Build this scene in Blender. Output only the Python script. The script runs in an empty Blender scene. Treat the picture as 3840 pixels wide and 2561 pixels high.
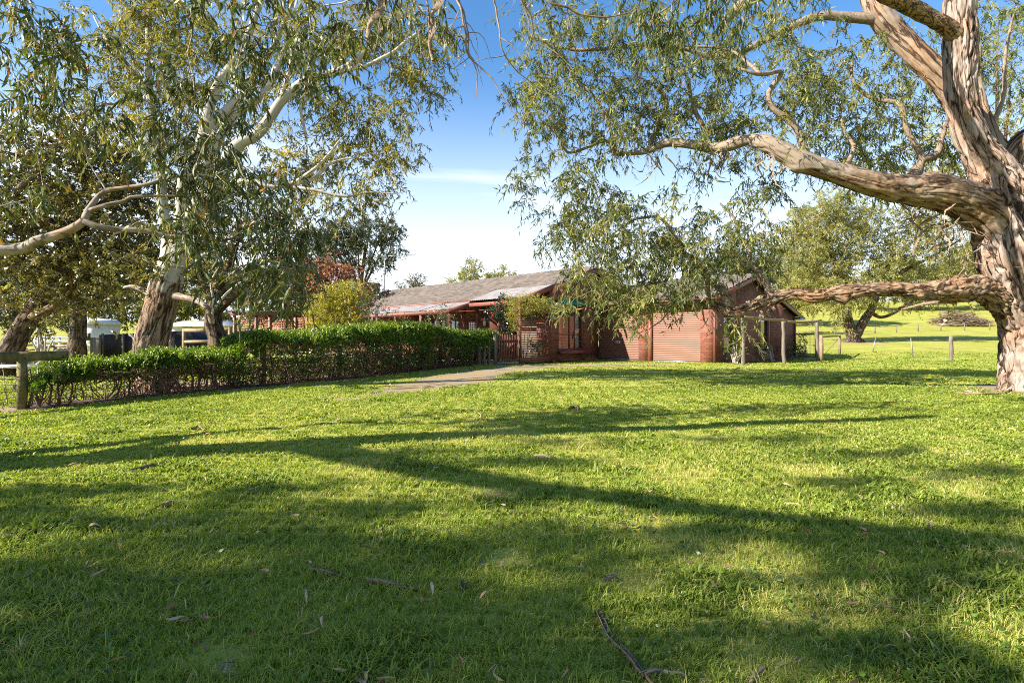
import bpy, math, random
import numpy as np
from mathutils import Vector, noise as mnoise
R = math.radians
rng = np.random.default_rng(11); random.seed(11)
sc = bpy.context.scene
COL = sc.collection

# ------------------------------------------------------------------ camera
F, HY, CX, H = 2050.0, 1262.0, 1920.0, 1.2          # focal (px of the 3840 px photo), horizon row, centre, eye height
cam = bpy.data.cameras.new('camera'); camo = bpy.data.objects.new('camera', cam); COL.objects.link(camo)
camo.location = (0, 0, H); camo.rotation_euler = (R(90), 0, 0)
cam.sensor_width = 36; cam.lens = F/3840*36; cam.shift_y = -18.5/3840
cam.clip_start = 0.05; cam.clip_end = 3000
sc.camera = camo

# ------------------------------------------------------------------ sky and sun
SUN_EL = 31.0; SUN_DIR = Vector((-0.925, -0.38, 0)).normalized()
SUN_AZ = math.atan2(SUN_DIR.x, SUN_DIR.y)
TOSUN = Vector((SUN_DIR.x*math.cos(R(SUN_EL)), SUN_DIR.y*math.cos(R(SUN_EL)), math.sin(R(SUN_EL))))
world = bpy.data.worlds.new('World'); sc.world = world; world.use_nodes = True
wn = world.node_tree; wn.nodes.clear()
def N(nt, typ, ins=None, **kw):
    n = nt.nodes.new(typ)
    for k, v in kw.items(): setattr(n, k, v)
    for k, v in (ins or {}).items():
        s = n.inputs[k]
        if isinstance(v, bpy.types.NodeSocket): nt.links.new(v, s)
        else: s.default_value = v
    return n
def sky_world():
    nt = wn
    sky = N(nt, 'ShaderNodeTexSky', sky_type='NISHITA', sun_disc=False, sun_elevation=R(SUN_EL), sun_rotation=SUN_AZ,
            altitude=100, air_density=1.0, dust_density=0.35, ozone_density=2.6)
    tc = N(nt, 'ShaderNodeTexCoord')
    sep = N(nt, 'ShaderNodeSeparateXYZ', {0: tc.outputs['Generated']})
    # richer blue overhead
    hs = N(nt, 'ShaderNodeHueSaturation', {'Saturation': 1.22, 'Value': 1.0, 'Color': sky.outputs[0]})
    # thin wispy cloud and pale air near the horizon
    zc = N(nt, 'ShaderNodeMath', {0: sep.outputs[2], 1: 0.12}, operation='ADD')
    dx = N(nt, 'ShaderNodeMath', {0: sep.outputs[0], 1: zc.outputs[0]}, operation='DIVIDE')
    dy = N(nt, 'ShaderNodeMath', {0: sep.outputs[1], 1: zc.outputs[0]}, operation='DIVIDE')
    cv = N(nt, 'ShaderNodeCombineXYZ', {0: dx.outputs[0], 1: dy.outputs[0], 2: 0.37})
    mp = N(nt, 'ShaderNodeMapping', {'Vector': cv.outputs[0], 'Scale': (0.55, 1.25, 1.0), 'Location': (2.3, 0.6, 0), 'Rotation': (0, 0, R(-14))})
    nz = N(nt, 'ShaderNodeTexNoise', {'Vector': mp.outputs[0], 'Scale': 0.9, 'Detail': 8, 'Roughness': 0.52, 'Distortion': 0.6})
    cr = N(nt, 'ShaderNodeMapRange', {0: nz.outputs[0], 1: 0.44, 2: 0.7, 3: 0.0, 4: 0.85}, interpolation_type='SMOOTHSTEP')
    hz = N(nt, 'ShaderNodeMapRange', {0: sep.outputs[2], 1: -0.02, 2: 0.46, 3: 1.0, 4: 0.0}, interpolation_type='SMOOTHSTEP')
    lowc = N(nt, 'ShaderNodeMapRange', {0: sep.outputs[2], 1: 0.62, 2: 0.22, 3: 0.0, 4: 1.0}, interpolation_type='SMOOTHSTEP')
    cm = N(nt, 'ShaderNodeMath', {0: cr.outputs[0], 1: lowc.outputs[0]}, operation='MULTIPLY')
    mx = N(nt, 'ShaderNodeMath', {0: cm.outputs[0], 1: hz.outputs[0]}, operation='MAXIMUM')
    mix = N(nt, 'ShaderNodeMix', {0: mx.outputs[0], 6: hs.outputs[0], 7: (5.1, 5.35, 5.6, 1)}, data_type='RGBA')
    bg = N(nt, 'ShaderNodeBackground', {'Color': mix.outputs[2], 'Strength': 0.084})
    out = N(nt, 'ShaderNodeOutputWorld', {0: bg.outputs[0]})
sky_world()
sun = bpy.data.lights.new('sun', 'SUN'); sun.energy = 5.0; sun.angle = R(0.55); sun.color = (1.0, 0.91, 0.77)
suno = bpy.data.objects.new('sun', sun); COL.objects.link(suno)
suno.location = (-30, -12, 30); suno.rotation_euler = TOSUN.to_track_quat('Z', 'Y').to_euler()
sc.view_settings.view_transform = 'Standard'; sc.view_settings.look = 'None'
sc.view_settings.exposure = 1.68; sc.view_settings.gamma = 1.0
sc.cycles.max_bounces = 6; sc.cycles.diffuse_bounces = 3; sc.cycles.glossy_bounces = 2
sc.cycles.transmission_bounces = 4; sc.cycles.transparent_max_bounces = 6
sc.cycles.caustics_reflective = False; sc.cycles.caustics_refractive = False
sc.cycles.sample_clamp_indirect = 6
sc.cycles.use_denoising = False
sc.cycles.filter_width = 1.0

# ------------------------------------------------------------------ pixel -> place helpers
def Q(sx, sy, Z): return np.array([(sx-CX)/F*Z, Z, H-(sy-HY)/F*Z])
K = 3840/2351.0
def P(dx, dy, Z): return Q(dx*K, dy*K, Z)
def sstep(a, b, x):
    t = np.clip((x-a)/(b-a), 0, 1); return t*t*(3-2*t)
def ground_z(x, y):
    x = np.asarray(x, float); y = np.asarray(y, float)
    rise = np.interp(y, [0, 27, 47, 70, 88, 125, 230, 900], [0, 0, 0.62, 1.75, 3.9, 9.0, 16.0, 18.0])
    f = sstep(-2, 14, x)
    left = np.interp(y, [0, 20, 40, 60, 110, 230, 900], [0, 0, -0.1, 0.2, 3.0, 8.0, 10.0])
    z = rise*f + left*(1-f)
    z = z + 0.035*np.sin(x*0.55+0.4)*np.sin(y*0.41+1.1)*sstep(3, 9, y) + 0.012*np.sin(x*2.3)*np.sin(y*1.9)
    return z
def gz(x, y): return float(ground_z(x, y))
def G(sx, sy):                                     # point where that ray meets the (nearly flat) lawn
    Z = F*H/(sy-HY); p = Q(sx, sy, Z); p[2] = gz(p[0], p[1]); return p

# ------------------------------------------------------------------ object helpers
def tag(o, label=None, cat=None, group=None, kind=None):
    if label: o['label'] = label
    if cat: o['category'] = cat
    if group: o['group'] = group
    if kind: o['kind'] = kind
    return o
def empty(name, loc, label, cat, group=None):
    o = bpy.data.objects.new(name, None); COL.objects.link(o); o.location = Vector([float(a) for a in loc])
    o.empty_display_size = 0.2
    return tag(o, label, cat, group)
def root_loc(p):
    v = Vector((0, 0, 0))
    while p is not None: v += p.location; p = p.parent
    return np.array(v)
def npmesh(name, verts, faces, mat, parent=None, smooth=False, attrs=None):
    """faces: list of int arrays (n,k)."""
    verts = np.asarray(verts, float).reshape(-1, 3)
    if parent is not None: verts = verts - root_loc(parent)
    me = bpy.data.meshes.new(name)
    me.vertices.add(len(verts)); me.vertices.foreach_set('co', verts.astype(np.float32).ravel())
    faces = [np.asarray(f, np.int32) for f in faces if len(f)]
    tot = sum(f.size for f in faces); npoly = sum(len(f) for f in faces)
    me.loops.add(tot); me.polygons.add(npoly)
    me.loops.foreach_set('vertex_index', np.concatenate([f.ravel() for f in faces]))
    starts = []; o = 0
    for f in faces:
        k = f.shape[1]; starts.append(np.arange(len(f))*k+o); o += f.size
    me.polygons.foreach_set('loop_start', np.concatenate(starts).astype(np.int32))
    if smooth: me.polygons.foreach_set('use_smooth', np.ones(npoly, bool))
    me.update(calc_edges=True)
    for k, v in (attrs or {}).items():
        v = np.asarray(v, np.float32)
        if v.ndim == 1:
            a = me.attributes.new(k, 'FLOAT', 'POINT'); a.data.foreach_set('value', v)
        else:
            a = me.attributes.new(k, 'FLOAT_VECTOR', 'POINT'); a.data.foreach_set('vector', v.ravel())
    if mat: me.materials.append(mat)
    ob = bpy.data.objects.new(name, me); COL.objects.link(ob)
    if parent is not None: ob.parent = parent
    return ob
class MB:
    """collects boxes / polygons / tubes, builds ONE mesh"""
    def __init__(s): s.v = []; s.f = {}; s.n = 0
    def add(s, verts, faces):
        verts = np.asarray(verts, float).reshape(-1, 3)
        for f in faces: s.f.setdefault(len(f), []).append([i+s.n for i in f])
        s.v.append(verts); s.n += len(verts)
    def addnp(s, verts, farr):
        farr = np.asarray(farr); s.f.setdefault(farr.shape[1], []).extend((farr+s.n).tolist()); s.v.append(np.asarray(verts, float)); s.n += len(verts)
    def box(s, o, a, b, c):
        """origin corner o and three edge vectors"""
        o, a, b, c = [np.asarray(x, float) for x in (o, a, b, c)]
        V = [o, o+a, o+a+b, o+b, o+c, o+a+c, o+a+b+c, o+b+c]
        s.add(V, [(0, 3, 2, 1), (4, 5, 6, 7), (0, 1, 5, 4), (1, 2, 6, 5), (2, 3, 7, 6), (3, 0, 4, 7)])
    def bar(s, p, q, w, h, up=(0, 0, 1)):
        """rectangular bar from p to q, w across, h along up"""
        p = np.asarray(p, float); q = np.asarray(q, float); d = q-p; d = d/np.linalg.norm(d)
        up = np.asarray(up, float); sd = np.cross(d, up); sd /= max(np.linalg.norm(sd), 1e-6); u2 = np.cross(sd, d)
        s.box(p-sd*w/2-u2*h/2, q-p, sd*w, u2*h)
    def poly(s, pts, thick):
        """flat polygon extruded by the vector thick"""
        pts = [np.asarray(p, float) for p in pts]; t = np.asarray(thick, float); n = len(pts)
        V = pts+[p+t for p in pts]
        Fs = [tuple(range(n))[::-1], tuple(range(n, 2*n))]+[(i, (i+1) % n, n+(i+1) % n, n+i) for i in range(n)]
        s.add(V, Fs)
    def tube(s, pts, rads, sides=8, wob=0.0, cap=True):
        v, f = tube_np(pts, rads, sides, wob)
        s.addnp(v, f)
        if cap:
            n = len(v)//sides
            s.f.setdefault(sides, []).append([s.n-len(v)+i for i in range(sides)][::-1])
            s.f[sides].append([s.n-sides+i for i in range(sides)])
    def build(s, name, mat, parent=None, smooth=False, attrs=None):
        return npmesh(name, np.concatenate(s.v), [np.array(x) for x in s.f.values()], mat, parent, smooth, attrs)
def frames(pts):
    pts = np.asarray(pts, float); t = np.gradient(pts, axis=0); t /= np.maximum(np.linalg.norm(t, axis=1, keepdims=True), 1e-9)
    a = np.zeros_like(t); b = np.zeros_like(t)
    ref = np.array([0, 0, 1.0]) if abs(t[0][2]) < 0.9 else np.array([0, 1.0, 0])
    x = np.cross(t[0], ref); x /= np.linalg.norm(x)
    for i in range(len(t)):
        x = x-t[i]*np.dot(x, t[i]); x /= max(np.linalg.norm(x), 1e-9); a[i] = x; b[i] = np.cross(t[i], x)
    return t, a, b
def tube_np(pts, rads, sides=8, wob=0.0):
    pts = np.asarray(pts, float); rads = np.broadcast_to(np.asarray(rads, float), (len(pts),))
    t, a, b = frames(pts); th = np.arange(sides)/sides*2*math.pi
    rr = rads[:, None]*np.ones(sides)
    if wob: rr = rr*(1+rng.uniform(-wob, wob, rr.shape))
    v = pts[:, None]+(a[:, None]*np.cos(th)[None, :, None]+b[:, None]*np.sin(th)[None, :, None])*rr[:, :, None]
    n = len(pts); i = np.arange(n-1)[:, None]*sides; j = np.arange(sides)[None, :]; j2 = (j+1) % sides
    f = np.stack([i+j, i+j2, i+sides+j2, i+sides+j], -1).reshape(-1, 4)
    return v.reshape(-1, 3), f
def spline(pts, rads, step):
    pts = np.asarray(pts, float); rads = np.asarray(rads, float); n = len(pts); op = []; orr = []
    for i in range(n-1):
        p0 = pts[max(i-1, 0)]; p1 = pts[i]; p2 = pts[i+1]; p3 = pts[min(i+2, n-1)]
        m = max(2, int(np.linalg.norm(p2-p1)/step))
        for k in range(m):
            t = k/m; t2 = t*t; t3 = t2*t
            op.append(0.5*((2*p1)+(-p0+p2)*t+(2*p0-5*p1+4*p2-p3)*t2+(-p0+3*p1-3*p2+p3)*t3)); orr.append(rads[i]*(1-t)+rads[i+1]*t)
    op.append(pts[-1]); orr.append(rads[-1])
    return np.array(op), np.array(orr)

# ------------------------------------------------------------------ materials
MATS = {}
def newmat(name):
    m = bpy.data.materials.new(name); m.use_nodes = True; m.node_tree.nodes.clear(); MATS[name] = m; return m, m.node_tree
def ramp(nt, fac, stops):
    r = N(nt, 'ShaderNodeValToRGB', {0: fac}); e = r.color_ramp.elements
    while len(e) < len(stops): e.new(0.5)
    for el, (p, c) in zip(e, stops): el.position = p; el.color = (*c, 1)
    return r.outputs[0]
def outsurf(nt, s, disp=None):
    o = N(nt, 'ShaderNodeOutputMaterial'); nt.links.new(s, o.inputs[0]); return o
def simple(name, c, rough=0.6, var=0.12, scale=6.0, metallic=0.0, spec=0.4, bump=0.0, stretch=(1, 1, 1), c2=None, detail=5):
    m, nt = newmat(name)
    tc = N(nt, 'ShaderNodeTexCoord'); mp = N(nt, 'ShaderNodeMapping', {'Vector': tc.outputs['Object'], 'Scale': stretch})
    nz = N(nt, 'ShaderNodeTexNoise', {'Vector': mp.outputs[0], 'Scale': scale, 'Detail': detail, 'Roughness': 0.6})
    c = np.array(c); lo = np.array(c2) if c2 is not None else c*(1-var*1.6); hi = np.minimum(c*(1+var), 1)
    col = ramp(nt, nz.outputs[0], [(0.32, tuple(lo)), (0.66, tuple(hi))])
    b = N(nt, 'ShaderNodeBsdfPrincipled', {'Base Color': col, 'Roughness': rough, 'Metallic': metallic, 'Specular IOR Level': spec})
    if bump:
        bp = N(nt, 'ShaderNodeBump', {'Height': nz.outputs[0], 'Strength': bump, 'Distance': 0.02}); nt.links.new(bp.outputs[0], b.inputs['Normal'])
    outsurf(nt, b.outputs[0]); return m
def leafmat(name, cols, trans=0.35, gloss=0.5, rough=0.42):
    """cols: dark, mid, light; per-leaf tint attribute picks between them"""
    m, nt = newmat(name)
    at = N(nt, 'ShaderNodeAttribute', attribute_name='tint')
    col = ramp(nt, at.outputs['Fac'], [(0.0, cols[0]), (0.45, cols[1]), (0.8, cols[2]), (1.0, cols[3] if len(cols) > 3 else cols[2])])
    p = N(nt, 'ShaderNodeBsdfPrincipled', {'Base Color': col, 'Roughness': rough, 'Specular IOR Level': gloss})
    tcol = N(nt, 'ShaderNodeMix', {0: 1.0, 6: col, 7: (1.5, 1.5, 0.6, 1)}, data_type='RGBA', blend_type='MULTIPLY')
    t = N(nt, 'ShaderNodeBsdfTranslucent', {'Color': tcol.outputs[2]})
    mx = N(nt, 'ShaderNodeMixShader', {0: trans, 1: p.outputs[0], 2: t.outputs[0]})
    outsurf(nt, mx.outputs[0]); return m
def barkmat(name, c_dark, c_mid, c_light, zscale=0.22, scale=9.0, bump=0.9, smooth_patch=None, rough=0.85):
    """uses the 'bk' attribute (round the limb in metres, along the limb in metres)"""
    m, nt = newmat(name)
    at = N(nt, 'ShaderNodeAttribute', attribute_name='bk')
    mp = N(nt, 'ShaderNodeMapping', {'Vector': at.outputs['Vector'], 'Scale': (1, 1, zscale)})
    n1 = N(nt, 'ShaderNodeTexNoise', {'Vector': mp.outputs[0], 'Scale': scale, 'Detail': 9, 'Roughness': 0.66, 'Distortion': 0.7})
    vo = N(nt, 'ShaderNodeTexNoise', {'Vector': mp.outputs[0], 'Scale': scale*0.55, 'Detail': 5, 'Roughness': 0.5, 'Distortion': 0.8})
    va = N(nt, 'ShaderNodeMath', {0: N(nt, 'ShaderNodeMath', {0: vo.outputs[0], 1: 0.5}, operation='SUBTRACT').outputs[0]}, operation='ABSOLUTE')
    ve = N(nt, 'ShaderNodeMapRange', {0: va.outputs[0], 1: 0.0, 2: 0.05, 3: -0.55, 4: 0.8})
    nb = N(nt, 'ShaderNodeTexNoise', {'Vector': at.outputs['Vector'], 'Scale': 1.6, 'Detail': 3})
    hgt = N(nt, 'ShaderNodeMath', {0: n1.outputs[0], 1: N(nt, 'ShaderNodeMath', {0: ve.outputs[0], 1: 0.28}, operation='MULTIPLY').outputs[0]}, operation='ADD')
    base = ramp(nt, hgt.outputs[0], [(0.42, c_dark), (0.62, c_mid), (0.85, c_light)])
    tint = N(nt, 'ShaderNodeMix', {0: N(nt, 'ShaderNodeMapRange', {0: nb.outputs[0], 1: 0.4, 2: 0.65}).outputs[0], 6: (1, 1, 1, 1), 7: (1.0, 0.74, 0.55, 1)}, data_type='RGBA')
    col = N(nt, 'ShaderNodeMix', {0: 0.8, 6: base, 7: tint.outputs[2]}, data_type='RGBA', blend_type='MULTIPLY').outputs[2]
    bstr = N(nt, 'ShaderNodeBump', {'Height': hgt.outputs[0], 'Strength': bump, 'Distance': 0.035})
    if smooth_patch:
        sep = N(nt, 'ShaderNodeSeparateXYZ', {0: at.outputs['Vector']})
        np_ = N(nt, 'ShaderNodeTexNoise', {'Vector': N(nt, 'ShaderNodeMapping', {'Vector': at.outputs['Vector'], 'Scale': (1, 1, 0.45)}).outputs[0], 'Scale': 2.3, 'Detail': 6, 'Roughness': 0.62})
        s1 = N(nt, 'ShaderNodeMapRange', {0: sep.outputs[2], 1: smooth_patch[1], 2: smooth_patch[2], 3: -0.25, 4: 0.3})
        sm = N(nt, 'ShaderNodeMapRange', {0: N(nt, 'ShaderNodeMath', {0: np_.outputs[0], 1: s1.outputs[0]}, operation='ADD').outputs[0], 1: 0.5, 2: 0.54})
        n3 = N(nt, 'ShaderNodeTexNoise', {'Vector': mp.outputs[0], 'Scale': 2.4, 'Detail': 5, 'Roughness': 0.6})
        pc = ramp(nt, n3.outputs[0], [(0.3, smooth_patch[3]), (0.47, smooth_patch[0]), (0.62, smooth_patch[0]), (0.72, smooth_patch[4])])
        col = N(nt, 'ShaderNodeMix', {0: sm.outputs[0], 6: col, 7: pc}, data_type='RGBA').outputs[2]
        st = N(nt, 'ShaderNodeMapRange', {0: sm.outputs[0], 3: bump, 4: 0.12})
        nt.links.new(st.outputs[0], bstr.inputs['Strength'])
    b = N(nt, 'ShaderNodeBsdfPrincipled', {'Base Color': col, 'Roughness': rough, 'Specular IOR Level': 0.25, 'Normal': bstr.outputs[0]})
    outsurf(nt, b.outputs[0]); return m
US = np.array([-0.680, 0.7335, 0.0]); US /= np.linalg.norm(US)      # along the house, to the back left
VT = np.array([US[1], -US[0], 0.0])                                # square to it, to the back right
def brickmat():
    m, nt = newmat('brick')
    g = N(nt, 'ShaderNodeNewGeometry')
    du = N(nt, 'ShaderNodeVectorMath', {0: g.outputs['Position'], 1: tuple(US+VT)}, operation='DOT_PRODUCT')
    sep = N(nt, 'ShaderNodeSeparateXYZ', {0: g.outputs['Position']})
    cv = N(nt, 'ShaderNodeCombineXYZ', {0: du.outputs['Value'], 1: sep.outputs[2], 2: 0})
    br = N(nt, 'ShaderNodeTexBrick', {'Vector': cv.outputs[0], 'Color1': (0.26, 0.092, 0.058, 1), 'Color2': (0.165, 0.052, 0.034, 1), 'Mortar': (0.1, 0.058, 0.042, 1),
        'Scale': 1.0, 'Mortar Size': 0.008, 'Mortar Smooth': 0.25, 'Bias': -0.05, 'Brick Width': 0.24, 'Row Height': 0.086})
    nz = N(nt, 'ShaderNodeTexNoise', {'Vector': g.outputs['Position'], 'Scale': 26, 'Detail': 5, 'Roughness': 0.7})
    nl = N(nt, 'ShaderNodeTexNoise', {'Vector': g.outputs['Position'], 'Scale': 1.3, 'Detail': 4})
    v = N(nt, 'ShaderNodeMapRange', {0: nz.outputs[0], 1: 0.25, 2: 0.75, 3: 0.62, 4: 1.32})
    v2 = N(nt, 'ShaderNodeMapRange', {0: nl.outputs[0], 1: 0.3, 2: 0.7, 3: 0.8, 4: 1.15})
    vv = N(nt, 'ShaderNodeMath', {0: v.outputs[0], 1: v2.outputs[0]}, operation='MULTIPLY')
    mul = N(nt, 'ShaderNodeMix', {0: 1.0, 6: br.outputs[0], 7: N(nt, 'ShaderNodeCombineColor', {0: vv.outputs[0], 1: vv.outputs[0], 2: vv.outputs[0]}).outputs[0]}, data_type='RGBA', blend_type='MULTIPLY')
    hh = N(nt, 'ShaderNodeMath', {0: N(nt, 'ShaderNodeMath', {0: 1.0, 1: br.outputs[1]}, operation='SUBTRACT').outputs[0], 1: nz.outputs[0]}, operation='ADD')
    bp = N(nt, 'ShaderNodeBump', {'Height': hh.outputs[0], 'Strength': 0.7, 'Distance': 0.012})
    b = N(nt, 'ShaderNodeBsdfPrincipled', {'Base Color': mul.outputs[2], 'Roughness': 0.85, 'Normal': bp.outputs[0]})
    outsurf(nt, b.outputs[0]); return m
def glassmat():
    m, nt = newmat('window_glass')
    g = N(nt, 'ShaderNodeBsdfGlossy', {'Color': (0.9, 0.9, 0.9, 1), 'Roughness': 0.02})
    t = N(nt, 'ShaderNodeBsdfTransparent', {'Color': (0.93, 0.94, 0.93, 1)})
    fr = N(nt, 'ShaderNodeFresnel', {'IOR': 1.7}); fa = N(nt, 'ShaderNodeMath', {0: fr.outputs[0], 1: 0.16}, operation='ADD')
    mx = N(nt, 'ShaderNodeMixShader', {0: fa.outputs[0], 1: t.outputs[0], 2: g.outputs[0]})
    outsurf(nt, mx.outputs[0]); return m
def groundmat():
    m, nt = newmat('lawn_soil')
    g = N(nt, 'ShaderNodeNewGeometry'); pos = g.outputs['Position']
    n1 = N(nt, 'ShaderNodeTexNoise', {'Vector': pos, 'Scale': 0.42, 'Detail': 5, 'Roughness': 0.55})
    n2 = N(nt, 'ShaderNodeTexNoise', {'Vector': pos, 'Scale': 3.2, 'Detail': 6, 'Roughness': 0.65})
    n3 = N(nt, 'ShaderNodeTexNoise', {'Vector': pos, 'Scale': 60, 'Detail': 4, 'Roughness': 0.7})
    a = N(nt, 'ShaderNodeMath', {0: N(nt, 'ShaderNodeMath', {0: n1.outputs[0], 1: 0.5}, operation='MULTIPLY').outputs[0], 1: N(nt, 'ShaderNodeMath', {0: n2.outputs[0], 1: 0.5}, operation='MULTIPLY').outputs[0]}, operation='ADD')
    col = ramp(nt, a.outputs[0], [(0.34, (0.19, 0.21, 0.035)), (0.5, (0.29, 0.3, 0.055)), (0.64, (0.4, 0.36, 0.1))])
    v3 = N(nt, 'ShaderNodeMapRange', {0: n3.outputs[0], 1: 0.3, 2: 0.7, 3: 0.6, 4: 1.3})
    mul = N(nt, 'ShaderNodeMix', {0: 1.0, 6: col, 7: N(nt, 'ShaderNodeCombineColor', {0: v3.outputs[0], 1: v3.outputs[0], 2: v3.outputs[0]}).outputs[0]}, data_type='RGBA', blend_type='MULTIPLY')
    at = N(nt, 'ShaderNodeAttribute', attribute_name='bare')
    sb = N(nt, 'ShaderNodeMath', {0: at.outputs['Fac'], 1: N(nt, 'ShaderNodeMapRange', {0: n2.outputs[0], 1: 0.3, 2: 0.7, 3: -0.35, 4: 0.35}).outputs[0]}, operation='ADD')
    sm = N(nt, 'ShaderNodeMapRange', {0: sb.outputs[0], 1: 0.4, 2: 0.7})
    soil = ramp(nt, n3.outputs[0], [(0.3, (0.14, 0.1, 0.055)), (0.55, (0.3, 0.235, 0.14)), (0.75, (0.42, 0.34, 0.22))])
    fin = N(nt, 'ShaderNodeMix', {0: sm.outputs[0], 6: mul.outputs[2], 7: soil}, data_type='RGBA')
    bp = N(nt, 'ShaderNodeBump', {'Height': n3.outputs[0], 'Strength': 0.5, 'Distance': 0.02})
    b = N(nt, 'ShaderNodeBsdfPrincipled', {'Base Color': fin.outputs[2], 'Roughness': 0.95, 'Specular IOR Level': 0.1, 'Normal': bp.outputs[0]})
    outsurf(nt, b.outputs[0]); return m
M_brick = brickmat(); M_glass = glassmat(); M_ground = groundmat()
M_trim = simple('trim_paint', (0.19, 0.07, 0.046), 0.55, 0.1, 8, bump=0.1)
M_trimd = simple('dark_trim_paint', (0.2, 0.07, 0.045), 0.5, 0.12, 8)
M_door = simple('roller_door_paint', (0.16, 0.072, 0.046), 0.45, 0.06, 3)
M_tile = simple('roof_tile', (0.105, 0.088, 0.078), 0.9, 0.25, 2.2, c2=(0.048, 0.041, 0.037), bump=0.3, detail=9)
M_sheet = simple('verandah_sheet', (0.27, 0.245, 0.235), 0.5, 0.12, 2, c2=(0.19, 0.165, 0.155))
M_timber = simple('weathered_timber', (0.23, 0.17, 0.105), 0.85, 0.3, 14, stretch=(1, 1, 0.15), bump=0.4)
M_timberg = simple('mossy_timber', (0.13, 0.115, 0.045), 0.9, 0.35, 9, bump=0.4)
M_greyw = simple('grey_timber', (0.15, 0.125, 0.098), 0.85, 0.25, 12, stretch=(1, 1, 0.15), bump=0.3)
M_wire = simple('fence_wire', (0.2, 0.19, 0.17), 0.5, 0.1, 20, metallic=0.5)
M_white = simple('white_paint', (0.5, 0.5, 0.48), 0.4, 0.05, 4)
M_black = simple('black_sheeting', (0.012, 0.012, 0.013), 0.55, 0.3, 5, bump=0.6)
M_navy = simple('navy_stripe_fabric', (0.02, 0.03, 0.12), 0.8, 0.1, 20)
M_steel = simple('galvanised_steel', (0.3, 0.31, 0.32), 0.45, 0.1, 15, metallic=0.6)
M_curtain = simple('curtain_fabric', (0.75, 0.76, 0.78), 0.9, 0.05, 20)
M_inside = simple('room_wall', (0.16, 0.13, 0.1), 0.95, 0.1, 2)
M_green = simple('green_awning_canvas', (0.0, 0.19, 0.13), 0.7, 0.15, 12)
M_gravel = simple('gravel', (0.3, 0.235, 0.155), 0.95, 0.3, 45, bump=0.8, detail=8)
M_mulch = simple('mulch', (0.075, 0.045, 0.028), 0.95, 0.5, 24, bump=1.0, detail=8)
M_lattice = simple('lattice_paint', (0.27, 0.1, 0.06), 0.6, 0.1, 10)
M_concrete = simple('concrete', (0.38, 0.36, 0.33), 0.9, 0.1, 10)
M_deadw = simple('dead_wood', (0.24, 0.17, 0.12), 0.85, 0.35, 30, stretch=(1, 1, 1), bump=0.5)
M_deadg = simple('grey_dead_wood', (0.24, 0.185, 0.14), 0.85, 0.3, 30, bump=0.4)
M_palew = simple('pale_cut_wood', (0.4, 0.33, 0.24), 0.8, 0.1, 20)
M_twig = simple('twig_bark', (0.2, 0.15, 0.11), 0.85, 0.35, 20)
M_twigp = simple('pale_twig_bark', (0.42, 0.37, 0.32), 0.8, 0.3, 8)
M_twigr = simple('brown_twig_bark', (0.15, 0.085, 0.055), 0.9, 0.35, 20)
M_bark = barkmat('rough_bark', (0.03, 0.02, 0.015), (0.17, 0.132, 0.11), (0.33, 0.28, 0.245), zscale=0.13, scale=12, bump=1.0)
M_barkl = barkmat('limb_bark', (0.04, 0.024, 0.015), (0.16, 0.112, 0.075), (0.28, 0.215, 0.155), zscale=0.13, scale=10, bump=1.0,
                  smooth_patch=((0.23, 0.185, 0.145), -1, 10, (0.15, 0.115, 0.09), (0.28, 0.245, 0.205)))
M_barkb = barkmat('flaky_limb_bark', (0.035, 0.02, 0.012), (0.16, 0.108, 0.068), (0.29, 0.22, 0.155), zscale=0.3, scale=11, bump=1.0)
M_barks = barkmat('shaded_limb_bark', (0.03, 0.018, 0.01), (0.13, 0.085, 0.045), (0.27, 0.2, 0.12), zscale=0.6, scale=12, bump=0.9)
M_barkw = barkmat('white_gum_bark', (0.03, 0.018, 0.012), (0.14, 0.095, 0.062), (0.3, 0.24, 0.18), zscale=0.22, scale=11, bump=1.0,
                  smooth_patch=((0.36, 0.335, 0.3), 1.5, 4.0, (0.23, 0.21, 0.185), (0.29, 0.24, 0.175)))
M_barkw2 = barkmat('white_gum_limb_bark', (0.05, 0.035, 0.025), (0.16, 0.12, 0.085), (0.3, 0.25, 0.19), zscale=0.25, scale=9, bump=0.6, smooth_patch=((0.34, 0.32, 0.285), -3, -1.5, (0.2, 0.185, 0.16), (0.27, 0.235, 0.19)))
M_barkd = barkmat('dark_bark', (0.02, 0.013, 0.009), (0.08, 0.056, 0.04), (0.17, 0.13, 0.095), zscale=0.25, scale=9, bump=1.0)
M_barkp = barkmat('smooth_grey_bark', (0.12, 0.1, 0.08), (0.22, 0.19, 0.155), (0.32, 0.28, 0.235), zscale=0.5, scale=5, bump=0.25)
L_gum = leafmat('gum_leaf', [(0.05, 0.072, 0.024), (0.125, 0.15, 0.045), (0.26, 0.27, 0.075), (0.36, 0.23, 0.08)], 0.38, 0.35, 0.45)
L_gumy = leafmat('bright_gum_leaf', [(0.07, 0.1, 0.03), (0.14, 0.17, 0.045), (0.24, 0.25, 0.06), (0.35, 0.3, 0.1)], 0.35, 0.6, 0.38)
L_white = leafmat('white_gum_leaf', [(0.08, 0.088, 0.018), (0.17, 0.17, 0.032), (0.3, 0.26, 0.045), (0.4, 0.26, 0.07)], 0.36, 0.3, 0.45)
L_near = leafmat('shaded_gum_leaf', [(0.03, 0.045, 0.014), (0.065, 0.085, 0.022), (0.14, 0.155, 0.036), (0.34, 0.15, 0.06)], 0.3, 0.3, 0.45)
L_broad = leafmat('broad_leaf', [(0.03, 0.036, 0.01), (0.085, 0.08, 0.02), (0.22, 0.18, 0.035), (0.42, 0.28, 0.1)], 0.26, 0.8, 0.32)
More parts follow.
